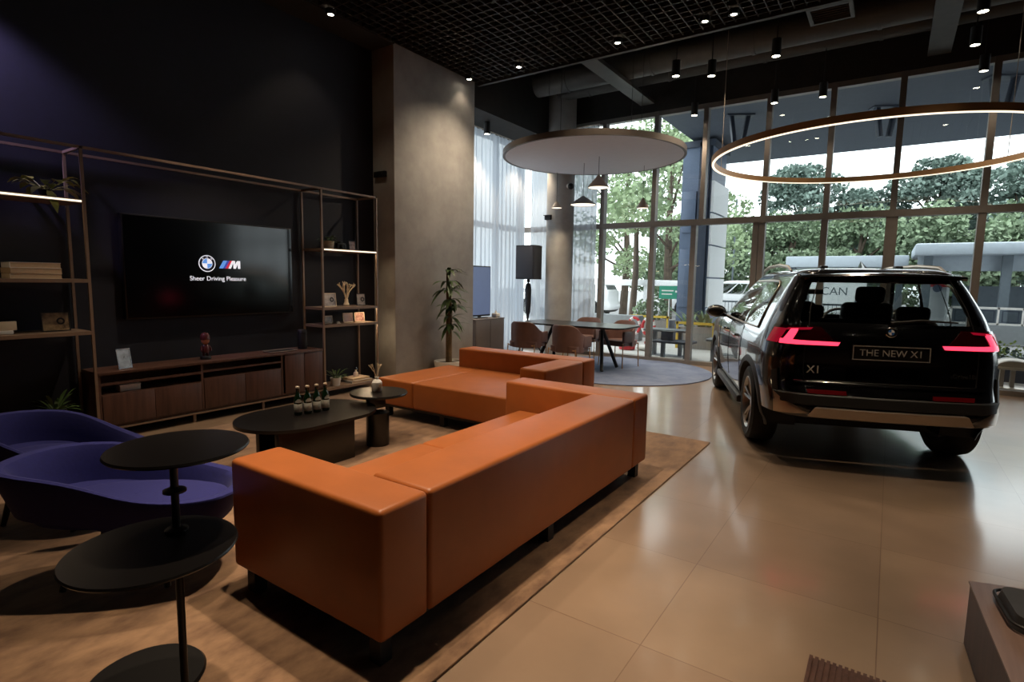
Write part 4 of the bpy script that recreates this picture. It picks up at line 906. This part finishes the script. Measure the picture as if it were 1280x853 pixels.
        for a in (.42, 1.30, 2.20): build('door_gap', MB().tube([(s*(WD(z)+.001)*TP(a), a, z) for z in (.42, .6, .75, .9, 1.05)], .004, n=5), M['black'], CAR)
        build('side_skirt', MB().span((s*.84, .42, .25), (s*.925, 2.27, .33), bev=.02), M['clad'], CAR)
        build('side_vent', MB().span((s*.90, 2.28, .62), (s*.924, 2.33, .76), bev=.006), M['trimc'], CAR)
    wp = build('rear_wiper', MB().tube([surf(.0, 1.19, 1, .03), surf(.35, 1.215, 1, .035), surf(.80, 1.205, 1, .022)], [.012, .009, .006], n=6), M['clad'], CAR); 
    build('aerial', MB().grid([[(.012*(1-t)*c, -.05+t*.09+.13*(1-t)*d, 1.615+.085*t) for c, d in ((-1, 1), (0, 1.25), (1, 1), (1, -.6), (0, -1), (-1, -.6))] for t in (0, .3, .6, .85, 1)], closed=True), M[paint], CAR)
    for s in (-1, 1): build('roof_bracket', MB().span((s*.30-.03, .0, 1.625), (s*.30+.03, .08, 1.655), bev=.01), M['black'], CAR)
    # tailgate shut lines
    build('tailgate_gap', MB().tube([surf(1.02, z, -1, .001) for z in (1.54, 1.45, 1.3, 1.15, .97, .8, .72)]+[surf(abs(u), .715, 1 if u >= 0 else -1, .001) for u in [-1+i*.1 for i in range(21)]]+[surf(1.02, z, 1, .001) for z in (.72, .8, .97, 1.15, 1.3, 1.45, 1.54)], .004, n=5), M['black'], CAR)
    # cabin
    cb_ = MB().span((-.74, -.55, .5), (.74, 2.1, .62)); build('cabin_floor', cb_, M['seatm'], CAR)
    build('dashboard', MB().span((-.72, 1.85, .72), (.72, 2.2, 1.05), bev=.06), M['seatm'], CAR)
    sw = MB(); sM = plane_M((.36, 1.72, 1.02), (1, 0, 0), (0, .35, 1)); sw.tube([sM @ Vector((.185*math.cos(2*PI*i/32), .185*math.sin(2*PI*i/32), 0)) for i in range(32)], .016, n=8, closed=True); sw.tube([sM @ Vector((-.18, 0, 0)), sM @ Vector((.18, 0, 0))], .02).ball(sM @ Vector((0, 0, 0)), (.06, .03, .05)); build('steering_wheel', sw, M['black'], CAR)
    for s in (-1, 1):
        st = build('front_seat', MB().box((s*.36, 1.18, .68), (.5, .5, .2), bev=.07, seg=3).box((s*.36, .93, 1.0), (.48, .14, .62), rx=.22, bev=.06, seg=3), M['seatm'], CAR); build('headrest', MB().box((s*.36, .82, 1.385), (.27, .1, .17), rx=.15, bev=.045, seg=3), M['seatm'], st)
    st = build('rear_seat', MB().box((0, .35, .66), (1.28, .5, .18), bev=.06, seg=3).box((0, .05, .92), (1.28, .14, .52), rx=.22, bev=.06, seg=3), M['seatm'], CAR)
    for x in (-.42, .42): build('headrest', MB().box((x, -.04, 1.235), (.26, .09, .13), rx=.15, bev=.04, seg=3), M['seatm'], st)
    build('rear_mirror', MB().box((0, 1.52, 1.40), (.22, .03, .06), bev=.012), M['black'], CAR)
    return CAR
make_car('black SUV with glowing red tail lights parked inside the showroom', (-.235, 5.90, 0), cang)

# ------------------------------------------------------------------ outside
G = -.03
M['pave'] = mat('pale_paving', (196, 194, 190), .85, noise=.06, nscale=4); M['road'] = mat('grey_road', (138, 138, 140), .9, noise=.08); M['grass'] = mat('hedge_green', (120, 136, 62), .9, noise=.35, nscale=14)
M['soff'] = mat('soffit_slate', (66, 74, 88), .7, noise=.05); M['slate'] = mat('slate_panel', (92, 106, 130), .5, noise=.05); M['dslate'] = mat('dark_slate', (48, 56, 72), .5, noise=.05); M['wpanel'] = mat('white_sign_panel', (236, 238, 240), .45, noise=.01)
M['canopy'] = mat('canopy_grey', (172, 182, 192), .6, noise=.05); M['colg'] = mat('steel_column_grey', (96, 106, 114), .6, noise=.08); M['green_s'] = mat('green_sign', (38, 140, 112), .5, noise=.03); M['yellow'] = mat('yellow_paint', (214, 180, 70), .6, noise=.08)
M['planterw'] = mat('grey_timber', (150, 144, 138), .8, noise=.12, nscale=5, stretch=(6, 6, .6)); M['greywall'] = mat('grey_wall_outside', (138, 142, 144), .8, noise=.06); M['redp'] = mat('red_paint', (190, 44, 48), .5, noise=.05)
M['tleafA'] = mat('tree_leaf_a', (128, 146, 118), .8, noise=.3, nscale=1.6); M['tleafB'] = mat('tree_leaf_b', (112, 130, 122), .8, noise=.3, nscale=1.6); M['tleafC'] = mat('tree_leaf_c', (142, 160, 124), .8, noise=.35, nscale=1.6); M['bark'] = mat('bark', (84, 72, 62), .9, noise=.3, nscale=6, bump=.3)  # leaf colours lightened so the outdoor haze is put into the foliage tone
struct('floor_outside', MB().span((-30, FY+.1, G-.2), (22, 13.6, G)).span((-30, 13.6, G-.2), (-1.2, 21, G)), M['pave'], 'pale paving outside the glass')
struct('floor_road', MB().span((-60, 21, G-.25), (60, 90, G-.04)).span((-1.2, 13.6, G-.25), (60, 21, G-.04)), M['road'], 'grey road beyond the paving')
struct('ceiling_outside', MB().span((-4.35, FY+.12, 5.0), (16, 17.45, 5.35)), M['soff'], 'dark slate entrance canopy soffit outside the glass')
for i, (x, y) in enumerate(((-.35, 13.5), (1.3, 12.6), (-2.9, 12.6))):
    t = thing('canopy_brace', ['pair of dark struts under the outside soffit above the ring', 'pair of dark struts under the outside soffit at right', 'pair of dark struts under the outside soffit left of the ring'][i], 'strut', (x, y, 4.5), .5, group='struts under the outside soffit')
    for dx in (-.13, .13): build('strut', MB().box((dx, 0, .22), (.08, .12, .6), ry=dx*1.2, bev=.01), M['dslate'], t)
    build('plate', MB().span((-.28, -.12, .47), (.28, .12, .5)), M['dslate'], t)
# totem
t = thing('totem_sign', 'tall slate pylon with stacked white panels outside the glass', 'sign', (-3.72, 14.0, G))
build('core', MB().span((-.78, 0, 0), (-.06, 1.3, 4.8)), M['slate'], t); build('front_rib', MB().span((-.36, -.06, 0), (-.12, .02, 4.9)), M['dslate'], t); build('front_panel', MB().span((-.74, -.05, .9), (-.40, 0, 2.35), bev=.01).span((-.74, -.05, 2.75), (-.40, 0, 3.75), bev=.01), M['slate'], t)
for i, (z0, z1) in enumerate(((.92, 1.62), (1.66, 2.42), (2.46, 3.2), (3.24, 3.98))): build('side_panel', MB().span((-.06, .0, z0), (.0, 1.45, z1)), M['wpanel'], t, 'blank white panel')
build('cap', MB().span((-.8, -.06, 4.8), (.0, 1.4, 4.95)), M['dslate'], t)
t = thing('direction_sign', 'green direction sign on a thin white post outside', 'sign', (-4.82, 14.4, G)); Mg = plane_M((0, -.03, 1.25), (1, 0, 0), (0, 0, 1))
build('board', MB().prism(rrect(-.27, -.17, .27, .17, .02), 0, .02, Mg), M['green_s'], t); build('post', MB().cyl((0, 0, 0), (0, 0, 1.4), .022, n=10), M['white'], t)
build('board_marks', MB().prism([(-.2, .03), (.12, .03), (.12, .06), (-.2, .06)], .02, .022, Mg).prism([(-.2, -.06), (.08, -.06), (.08, -.03), (-.2, -.03)], .02, .022, Mg).prism([(.16, 0), (.22, 0), (.22, .05), (.16, .05)], .02, .022, Mg), M['white'], t)
# AN sign board seen through the car
t = thing('notice_board', 'white notice board with grey letters seen through the car windows', 'sign', (-1.60, 20.6, G)); build('board', MB().span((-.62, 0, .35), (.95, .05, 2.0)), M['wpanel'], t); build('letters', text_mb('CAN', .36, plane_M((.08, -.004, 1.30), (1, 0, 0), (0, 0, 1)), .002), M['colg'], t, smooth=False); 
for x in (-.55, .88): build('post', MB().span((x-.03, .05, 0), (x+.03, .1, 1.7)), M['colg'], t)
# low wall, ring stands, bag, outdoor tables
lw = build('low_wall', MB().span((-7.2, 13.4, G), (-5.25, 13.7, .62), bev=.01), M['greywall']); tag(lw, 'low grey wall outside behind the far dining chair', 'wall')
def ring_stand(loc, lab):
    t = thing('barrier_stand', lab, 'barrier', loc, group='red and white ring stands'); Mr = Matrix.Translation((0, 0, .42)) @ Matrix.Rotation(PI/2, 4, 'X')
    b = MB().tube([Mr @ Vector((.15*math.cos(2*PI*i/28), .2*math.sin(2*PI*i/28), 0)) for i in range(28)], .035, n=8, closed=True); r = build('ring', b, M['redp'], t)
    b = MB()
    for k in range(4): b.tube([Mr @ Vector((.15*math.cos(a), .2*math.sin(a), 0)) for a in [k*PI/2+.2+j*.12 for j in range(5)]], .037, n=8)
    build('white_bands', b, M['white'], r); build('foot', MB().span((-.05, -.1, 0), (.05, .1, .06)).cyl((0, 0, .05), (0, 0, .2), .03), M['redp'], t)
ring_stand((-5.25, 13.1, G), 'red and white ring stand left of the glass door post'); ring_stand((-4.86, 13.05, G), 'red and white ring stand right of the glass door post')
t = thing('toy_bag', 'red bag with a dark round top on the ground by the low wall', 'bag', (-4.80, 11.6, G)); build('bag_body', MB().lathe([(0, 0), (.16, .01), (.17, .1), (.13, .2), (0, .22)], sx=1.1, n=20), M['redp'], t); build('dark_top', MB().ball((-.03, 0, .3), .1), M['black'], t)
t = thing('sandbag', 'pale flat bag on the ground right of the red bag', 'bag', (-4.4, 11.7, G)); build('sack', MB().ball((0, 0, .06), (.22, .14, .06)), M['white'], t); build('seam', MB().tube([(-.2, 0, .07), (0, -.135, .07), (.2, 0, .07)], .006, n=5), M['greywall'], t)
M['tablegrey'] = mat('outdoor_table_grey', (98, 102, 108), .5, noise=.06)
def out_table(lab, loc, wd, h, rz=0, dark=False):
    t = thing('outdoor_table', lab, 'outdoor table', loc, rz, group='outdoor tables on the paving'); build('table_top', MB().prism(rrect(-wd/2, -.25, wd/2, .25, .05), h-.04, h), M['dslate'] if dark else M['tablegrey'], t)
    for x in (-wd*.3, wd*.3): build('leg', MB().span((x-.035, -.04, .012), (x+.035, .04, h-.04)), M['tablegrey'], t)
    build('foot_plate', MB().span((-wd*.38, -.15, 0), (wd*.38, .15, .012)), M['tablegrey'], t)
out_table('taller outdoor table just outside the glass, behind the green sign post', (-3.75, 11.2, G), .9, .55); out_table('low dark outdoor bench between the two door posts', (-3.42, 10.64, G), .75, .38, 0, True); out_table('small outdoor table seen left of the car front', (-2.6, 10.9, G), .5, .45)
t = thing('planter_crate', 'dark box standing on the low outdoor bench', 'box', (-3.56, 10.66, .351)); build('box', MB().span((-.12, -.08, 0), (.12, .08, .16), bev=.01), M['dslate'], t); build('lid', MB().span((-.13, -.09, .16), (.13, .09, .175)), M['black'], t)
def leafball(b, c, r, n, L, rnd):
    for i in range(n):
        v = Vector((rnd.gauss(0, 1), rnd.gauss(0, 1), rnd.gauss(0, 1))); v.normalize(); p = Vector(c)+Vector((v.x*r[0], v.y*r[1], v.z*r[2]))*rnd.uniform(.6, 1.05)
        d = (v+Vector((rnd.uniform(-1, 1), rnd.uniform(-1, 1), rnd.uniform(-.8, .8)))).normalized(); s_ = d.orthogonal().normalized()
        s_ = (Matrix.Rotation(rnd.uniform(0, 6.3), 4, d) @ s_); l = L*rnd.uniform(.6, 1.3); b.face([p-s_*l*.5, p+d*l*.35-s_*0, p+s_*l*.5, p-d*l*.35])
def planter(lab, loc, wd, palm, seed):
    rnd = random.Random(seed); t = thing('planter_box', lab, 'planter', loc, group='timber planters outside'); build('box', MB().span((-wd/2, -.3, 0), (wd/2, .3, .5), bev=.01), M['planterw'], t)
    b = MB()
    for x in (-wd/2+.04, wd/2-.04): b.span((x-.025, -.33, 0), (x+.025, -.30, .62))
    b.span((-wd/2, -.33, .56), (wd/2, -.30, .62)); build('yellow_frame', b, M['yellow'], t)
    b = MB()
    if palm:
        for i in range(34):
            a = rnd.uniform(0, 2*PI); b.leaf((rnd.uniform(-wd*.35, wd*.35), rnd.uniform(-.1, .1), .48), (math.cos(a)*.8, math.sin(a)*.6, rnd.uniform(.7, 1.6)), rnd.uniform(.5, .85), .07, .35)
    else: leafball(b, (0, 0, .75), (wd*.5, .34, .32), 420, .12, rnd)
    build('plants', b, M['tleafC'] if palm else M['tleafA'], t)
planter('timber planter with a spiky palm between the door posts outside', (-3.62, 13.0, G), .9, True, 1); planter('timber planter with a round green bush behind the green sign', (-5.35, 14.7, G), 1.1, False, 2); planter('timber planter with yellow-green plants left of the car', (-2.55, 13.2, G), .9, True, 3)
planter('timber planter hidden partly by the car bonnet', (-1.45, 13.6, G), .9, False, 4)
# bright shelter with parked cars at left, hedges, market canopies, fence at right
t = thing('carport', 'white flat carport roof behind the low wall at left', 'carport', (-7.0, 16.0, G)); build('roof', MB().span((-3.2, 0, 1.40), (1.0, 3.4, 1.58), bev=.01), M['wpanel'], t)
for x in (-3.0, -.9, .85): build('post', MB().span((x-.05, .1, 0), (x+.05, .2, 1.40)), M['wpanel'], t)
t = thing('market_canopy', 'long low grey canopy across the road behind the car', 'canopy', (0, 22.0, G)); build('roof', MB().span((-3.2, 0, 2.12), (.40, 3, 2.5), bev=.03), M['canopy'], t)
for x in (-3.0, -1.2, .2): build('column', MB().span((x-.09, .3, 0), (x+.09, .5, 2.12)), M['colg'], t)
build('back_wall', MB().span((-3.1, 2.9, 0), (.35, 3, 1.2)), M['greywall'], t)
t = thing('market_canopy', 'higher grey canopy at the right edge with thick columns', 'canopy', (0, 20.5, G)); build('roof', MB().span((.48, 0, 2.42), (9, 3.2, 2.78), bev=.08), M['canopy'], t); build('valance', MB().span((.6, .6, 1.98), (9, .7, 2.42)), M['canopy'], t)
for x in (.85, 2.65, 4.6, 6.5): build('column', MB().span((x-.11, .3, 0), (x+.11, .52, 2.42)), M['colg'], t)
for x in (1.45, 2.0): build('thin_post', MB().span((x-.03, 1.2, 0), (x+.03, 1.26, 2.0)), M['wpanel'], t)
build('back_wall', MB().span((1.7, 3.1, 0), (9, 3.2, 1.55)), M['colg'], t)
t = thing('railing', 'white square panelled railing under the right-hand canopy', 'railing', (0, 19.6, G)); b = MB(); b.span((1.4, 0, .92), (8, .05, .98)); b.span((1.4, 0, .50), (8, .05, .55))
for i in range(14): b.span((1.4+i*.5, 0, .5), (1.44+i*.5, .05, .98))
build('rails', b, M['white'], t); b = MB()
for i in range(13):
    x0 = 1.5+i*.5; b.span((x0, .01, .58), (x0+.34, .04, .60)); b.span((x0, .01, .87), (x0+.34, .04, .89)); b.span((x0, .01, .6), (x0+.02, .04, .87)); b.span((x0+.32, .01, .6), (x0+.34, .04, .87))
build('square_panels', b, M['dslate'], t); build('kerb_wall', MB().span((1.3, -.1, 0), (8, .15, .5)), M['greywall'], t)
t = thing('market_stall', 'small stall with a red awning under the canopy, seen past the car roof', 'stall', (1.3, 24.3, G)); build('awning', MB().prism([(-.35, 1.5), (.35, 1.5), (.3, 1.75), (-.3, 1.75)], -.3, .3, plane_M((0, 0, 0), (1, 0, 0), (0, 0, 1))), M['redp'], t); build('stall_body', MB().span((-.3, -.28, 0), (.3, .28, 1.5)), M['wpanel'], t); build('sign_disc', MB().prism(circ(0, 1.45, .13, 20), .3, .33, plane_M((0, 0, 0), (1, 0, 0), (0, 0, 1))), M['slate'], t)
rnd = random.Random(9); b = MB()
for i in range(26): leafball(b, (1.3+i*.26, 14.9+rnd.uniform(-.1, .1), .18), (.25, .3, .22), 70, .08, rnd)
t = thing('hedge', 'low yellow-green hedge outside at right of the car', 'hedge'); build('leaves', b, M['grass'], t); build('kerb', MB().span((1.1, 14.5, G-.04), (8.2, 15.3, .08)), M['greywall'], t)
b = MB(); rnd = random.Random(12)
for i in range(30): leafball(b, (1.0+i*.22, 12.0+rnd.uniform(-.1, .1), .28), (.22, .3, .24), 60, .08, rnd)
t = thing('hedge', 'dark planting strip just outside the glass behind the car tail', 'hedge'); build('leaves', b, M['tleafB'], t); build('trough', MB().span((.9, 11.7, G), (7.6, 12.3, .26)), M['dslate'], t)
t = thing('outdoor_bench', 'domed silver bench just outside the glass right of the car', 'bench', (1.62, 10.75, G))
b = MB(); rows = [[(-.28+.56*i/12, y, .40+.075*math.sin(PI*(i/12)**.7)-(.02 if abs(y) > .15 else 0)) for i in range(13)] for y in (-.2, -.15, 0, .15, .2)]; rows += [[(p[0], p[1], .37) for p in rows[-1]]]; rows = [[(p[0], p[1], .37) for p in rows[0]]]+rows
build('domed_seat', b.grid(rows), M['silver'], t); build('seat_slab', MB().span((-.3, -.22, .33), (.25, .22, .37), bev=.01), M['silver'], t)
for x in (-.18, -.06): build('leg', MB().span((x-.025, -.05, .06), (x+.025, .05, .33)), M['silver'], t)
build('base_plate', MB().span((-.22, -.2, 0), (.3, .2, .06), bev=.01), M['silver'], t)
t = thing('fence', 'thin green mesh fence behind the planters left of the car', 'fence', (0, 17.3, G)); b = MB()
for i in range(36): b.span((-4.3+i*.1, 0, .1), (-4.285+i*.1, .015, 1.0))
b.span((-4.3, 0, .95), (-.75, .03, 1.0)); b.span((-4.3, 0, .3), (-.75, .03, .34)); build('mesh', b, M['colg'], t)
for x in (-4.3, -2.5, -.75): build('post', MB().span((x-.04, -.02, 0), (x+.04, .06, 1.1)), M['colg'], t)
t = thing('lamp_mast', 'thin pole rising beyond the totem against the white sky', 'pole', (-5.9, 26, G)); build('pole', MB().cyl((0, 0, 0), (0, 0, 5.2), .04, n=8), M['colg'], t); build('tip', MB().ball((0, 0, 4.4), (.1, .1, .12)), M['colg'], t)
# parked cars outside
M['carwhite'] = mat('white_car_paint', (226, 228, 232), .3, coat=.6, noise=.01)
pc = make_car('white car parked beyond the low wall under the carport', (-10.2, 21.2, G), PI/2+.1, False, 'carwhite')
dup(pc, (-4.6, 24.6, G), PI/2-.1, 'white car parked further back, behind the green sign')
# trees
def tree_proto(label, loc, h, r, seed, ml, n_cl=28, leaves=330, L=.24, low=.25):
    rnd = random.Random(seed); t = thing('tree', label, 'tree', loc, group='trees beyond the road')
    b = MB().tube([(0, 0, 0), (.1, .05, h*.3), (-.05, .1, h*.6), (0, 0, h*.85)], [.2, .16, .11, .05], n=8)
    cl = []
    for i in range(n_cl):
        a = rnd.uniform(0, 2*PI); zz = h*(low+(.98-low)*rnd.random()); env = math.sin(PI*min(1, max(.05, (zz/h-low+.12)/(1.12-low))))**.6; rr = r*env*rnd.uniform(.3, 1.)
        cl.append((rr*math.cos(a), rr*math.sin(a), zz))
    for c in cl[::3]: b.tube([(0, 0, c[2]*.7), (c[0]*.5, c[1]*.5, c[2]*.85), c], [.06, .045, .02], n=5)
    build('trunk', b, M['bark'], t); b = MB()
    for c in cl: k = rnd.uniform(.7, 1.2)*r*.36; leafball(b, c, (k, k, k*.75), leaves, L, rnd)
    build('crown', b, ml, t, smooth=False, recalc=False); return t
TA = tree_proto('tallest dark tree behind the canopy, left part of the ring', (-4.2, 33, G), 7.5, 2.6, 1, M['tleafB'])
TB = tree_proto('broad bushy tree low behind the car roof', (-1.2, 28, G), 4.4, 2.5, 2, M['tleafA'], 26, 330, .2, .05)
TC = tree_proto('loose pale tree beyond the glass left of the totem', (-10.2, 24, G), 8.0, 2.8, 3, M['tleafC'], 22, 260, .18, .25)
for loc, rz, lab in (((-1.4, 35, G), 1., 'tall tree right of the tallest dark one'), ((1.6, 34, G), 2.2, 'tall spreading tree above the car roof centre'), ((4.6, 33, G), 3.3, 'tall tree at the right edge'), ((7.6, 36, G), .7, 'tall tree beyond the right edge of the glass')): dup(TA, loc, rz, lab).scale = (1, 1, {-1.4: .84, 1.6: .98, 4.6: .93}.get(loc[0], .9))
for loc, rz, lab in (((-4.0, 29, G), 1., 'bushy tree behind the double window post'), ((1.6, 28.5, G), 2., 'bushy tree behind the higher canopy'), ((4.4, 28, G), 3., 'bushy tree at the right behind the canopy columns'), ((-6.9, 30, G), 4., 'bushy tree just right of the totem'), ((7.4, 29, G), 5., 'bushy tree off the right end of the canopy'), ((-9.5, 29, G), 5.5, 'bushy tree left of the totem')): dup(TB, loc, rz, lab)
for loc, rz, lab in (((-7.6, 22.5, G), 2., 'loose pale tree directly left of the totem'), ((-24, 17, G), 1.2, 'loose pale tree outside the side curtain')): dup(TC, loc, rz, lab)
t = thing('trunk_post', 'bare grey tree trunk standing behind the low wall', 'tree trunk', (-6.35, 15.6, G)); build('trunk', MB().tube([(0, 0, 0), (.03, 0, .8), (.08, 0, 1.8), (.05, 0, 3.2)], [.11, .1, .09, .07], n=10), M['bark'], t)
b = MB(); leafball(b, (.05, 0, 3.6), (1.1, .9, .8), 500, .22, random.Random(5)); build('crown', b, M['tleafC'], t, smooth=False, recalc=False)
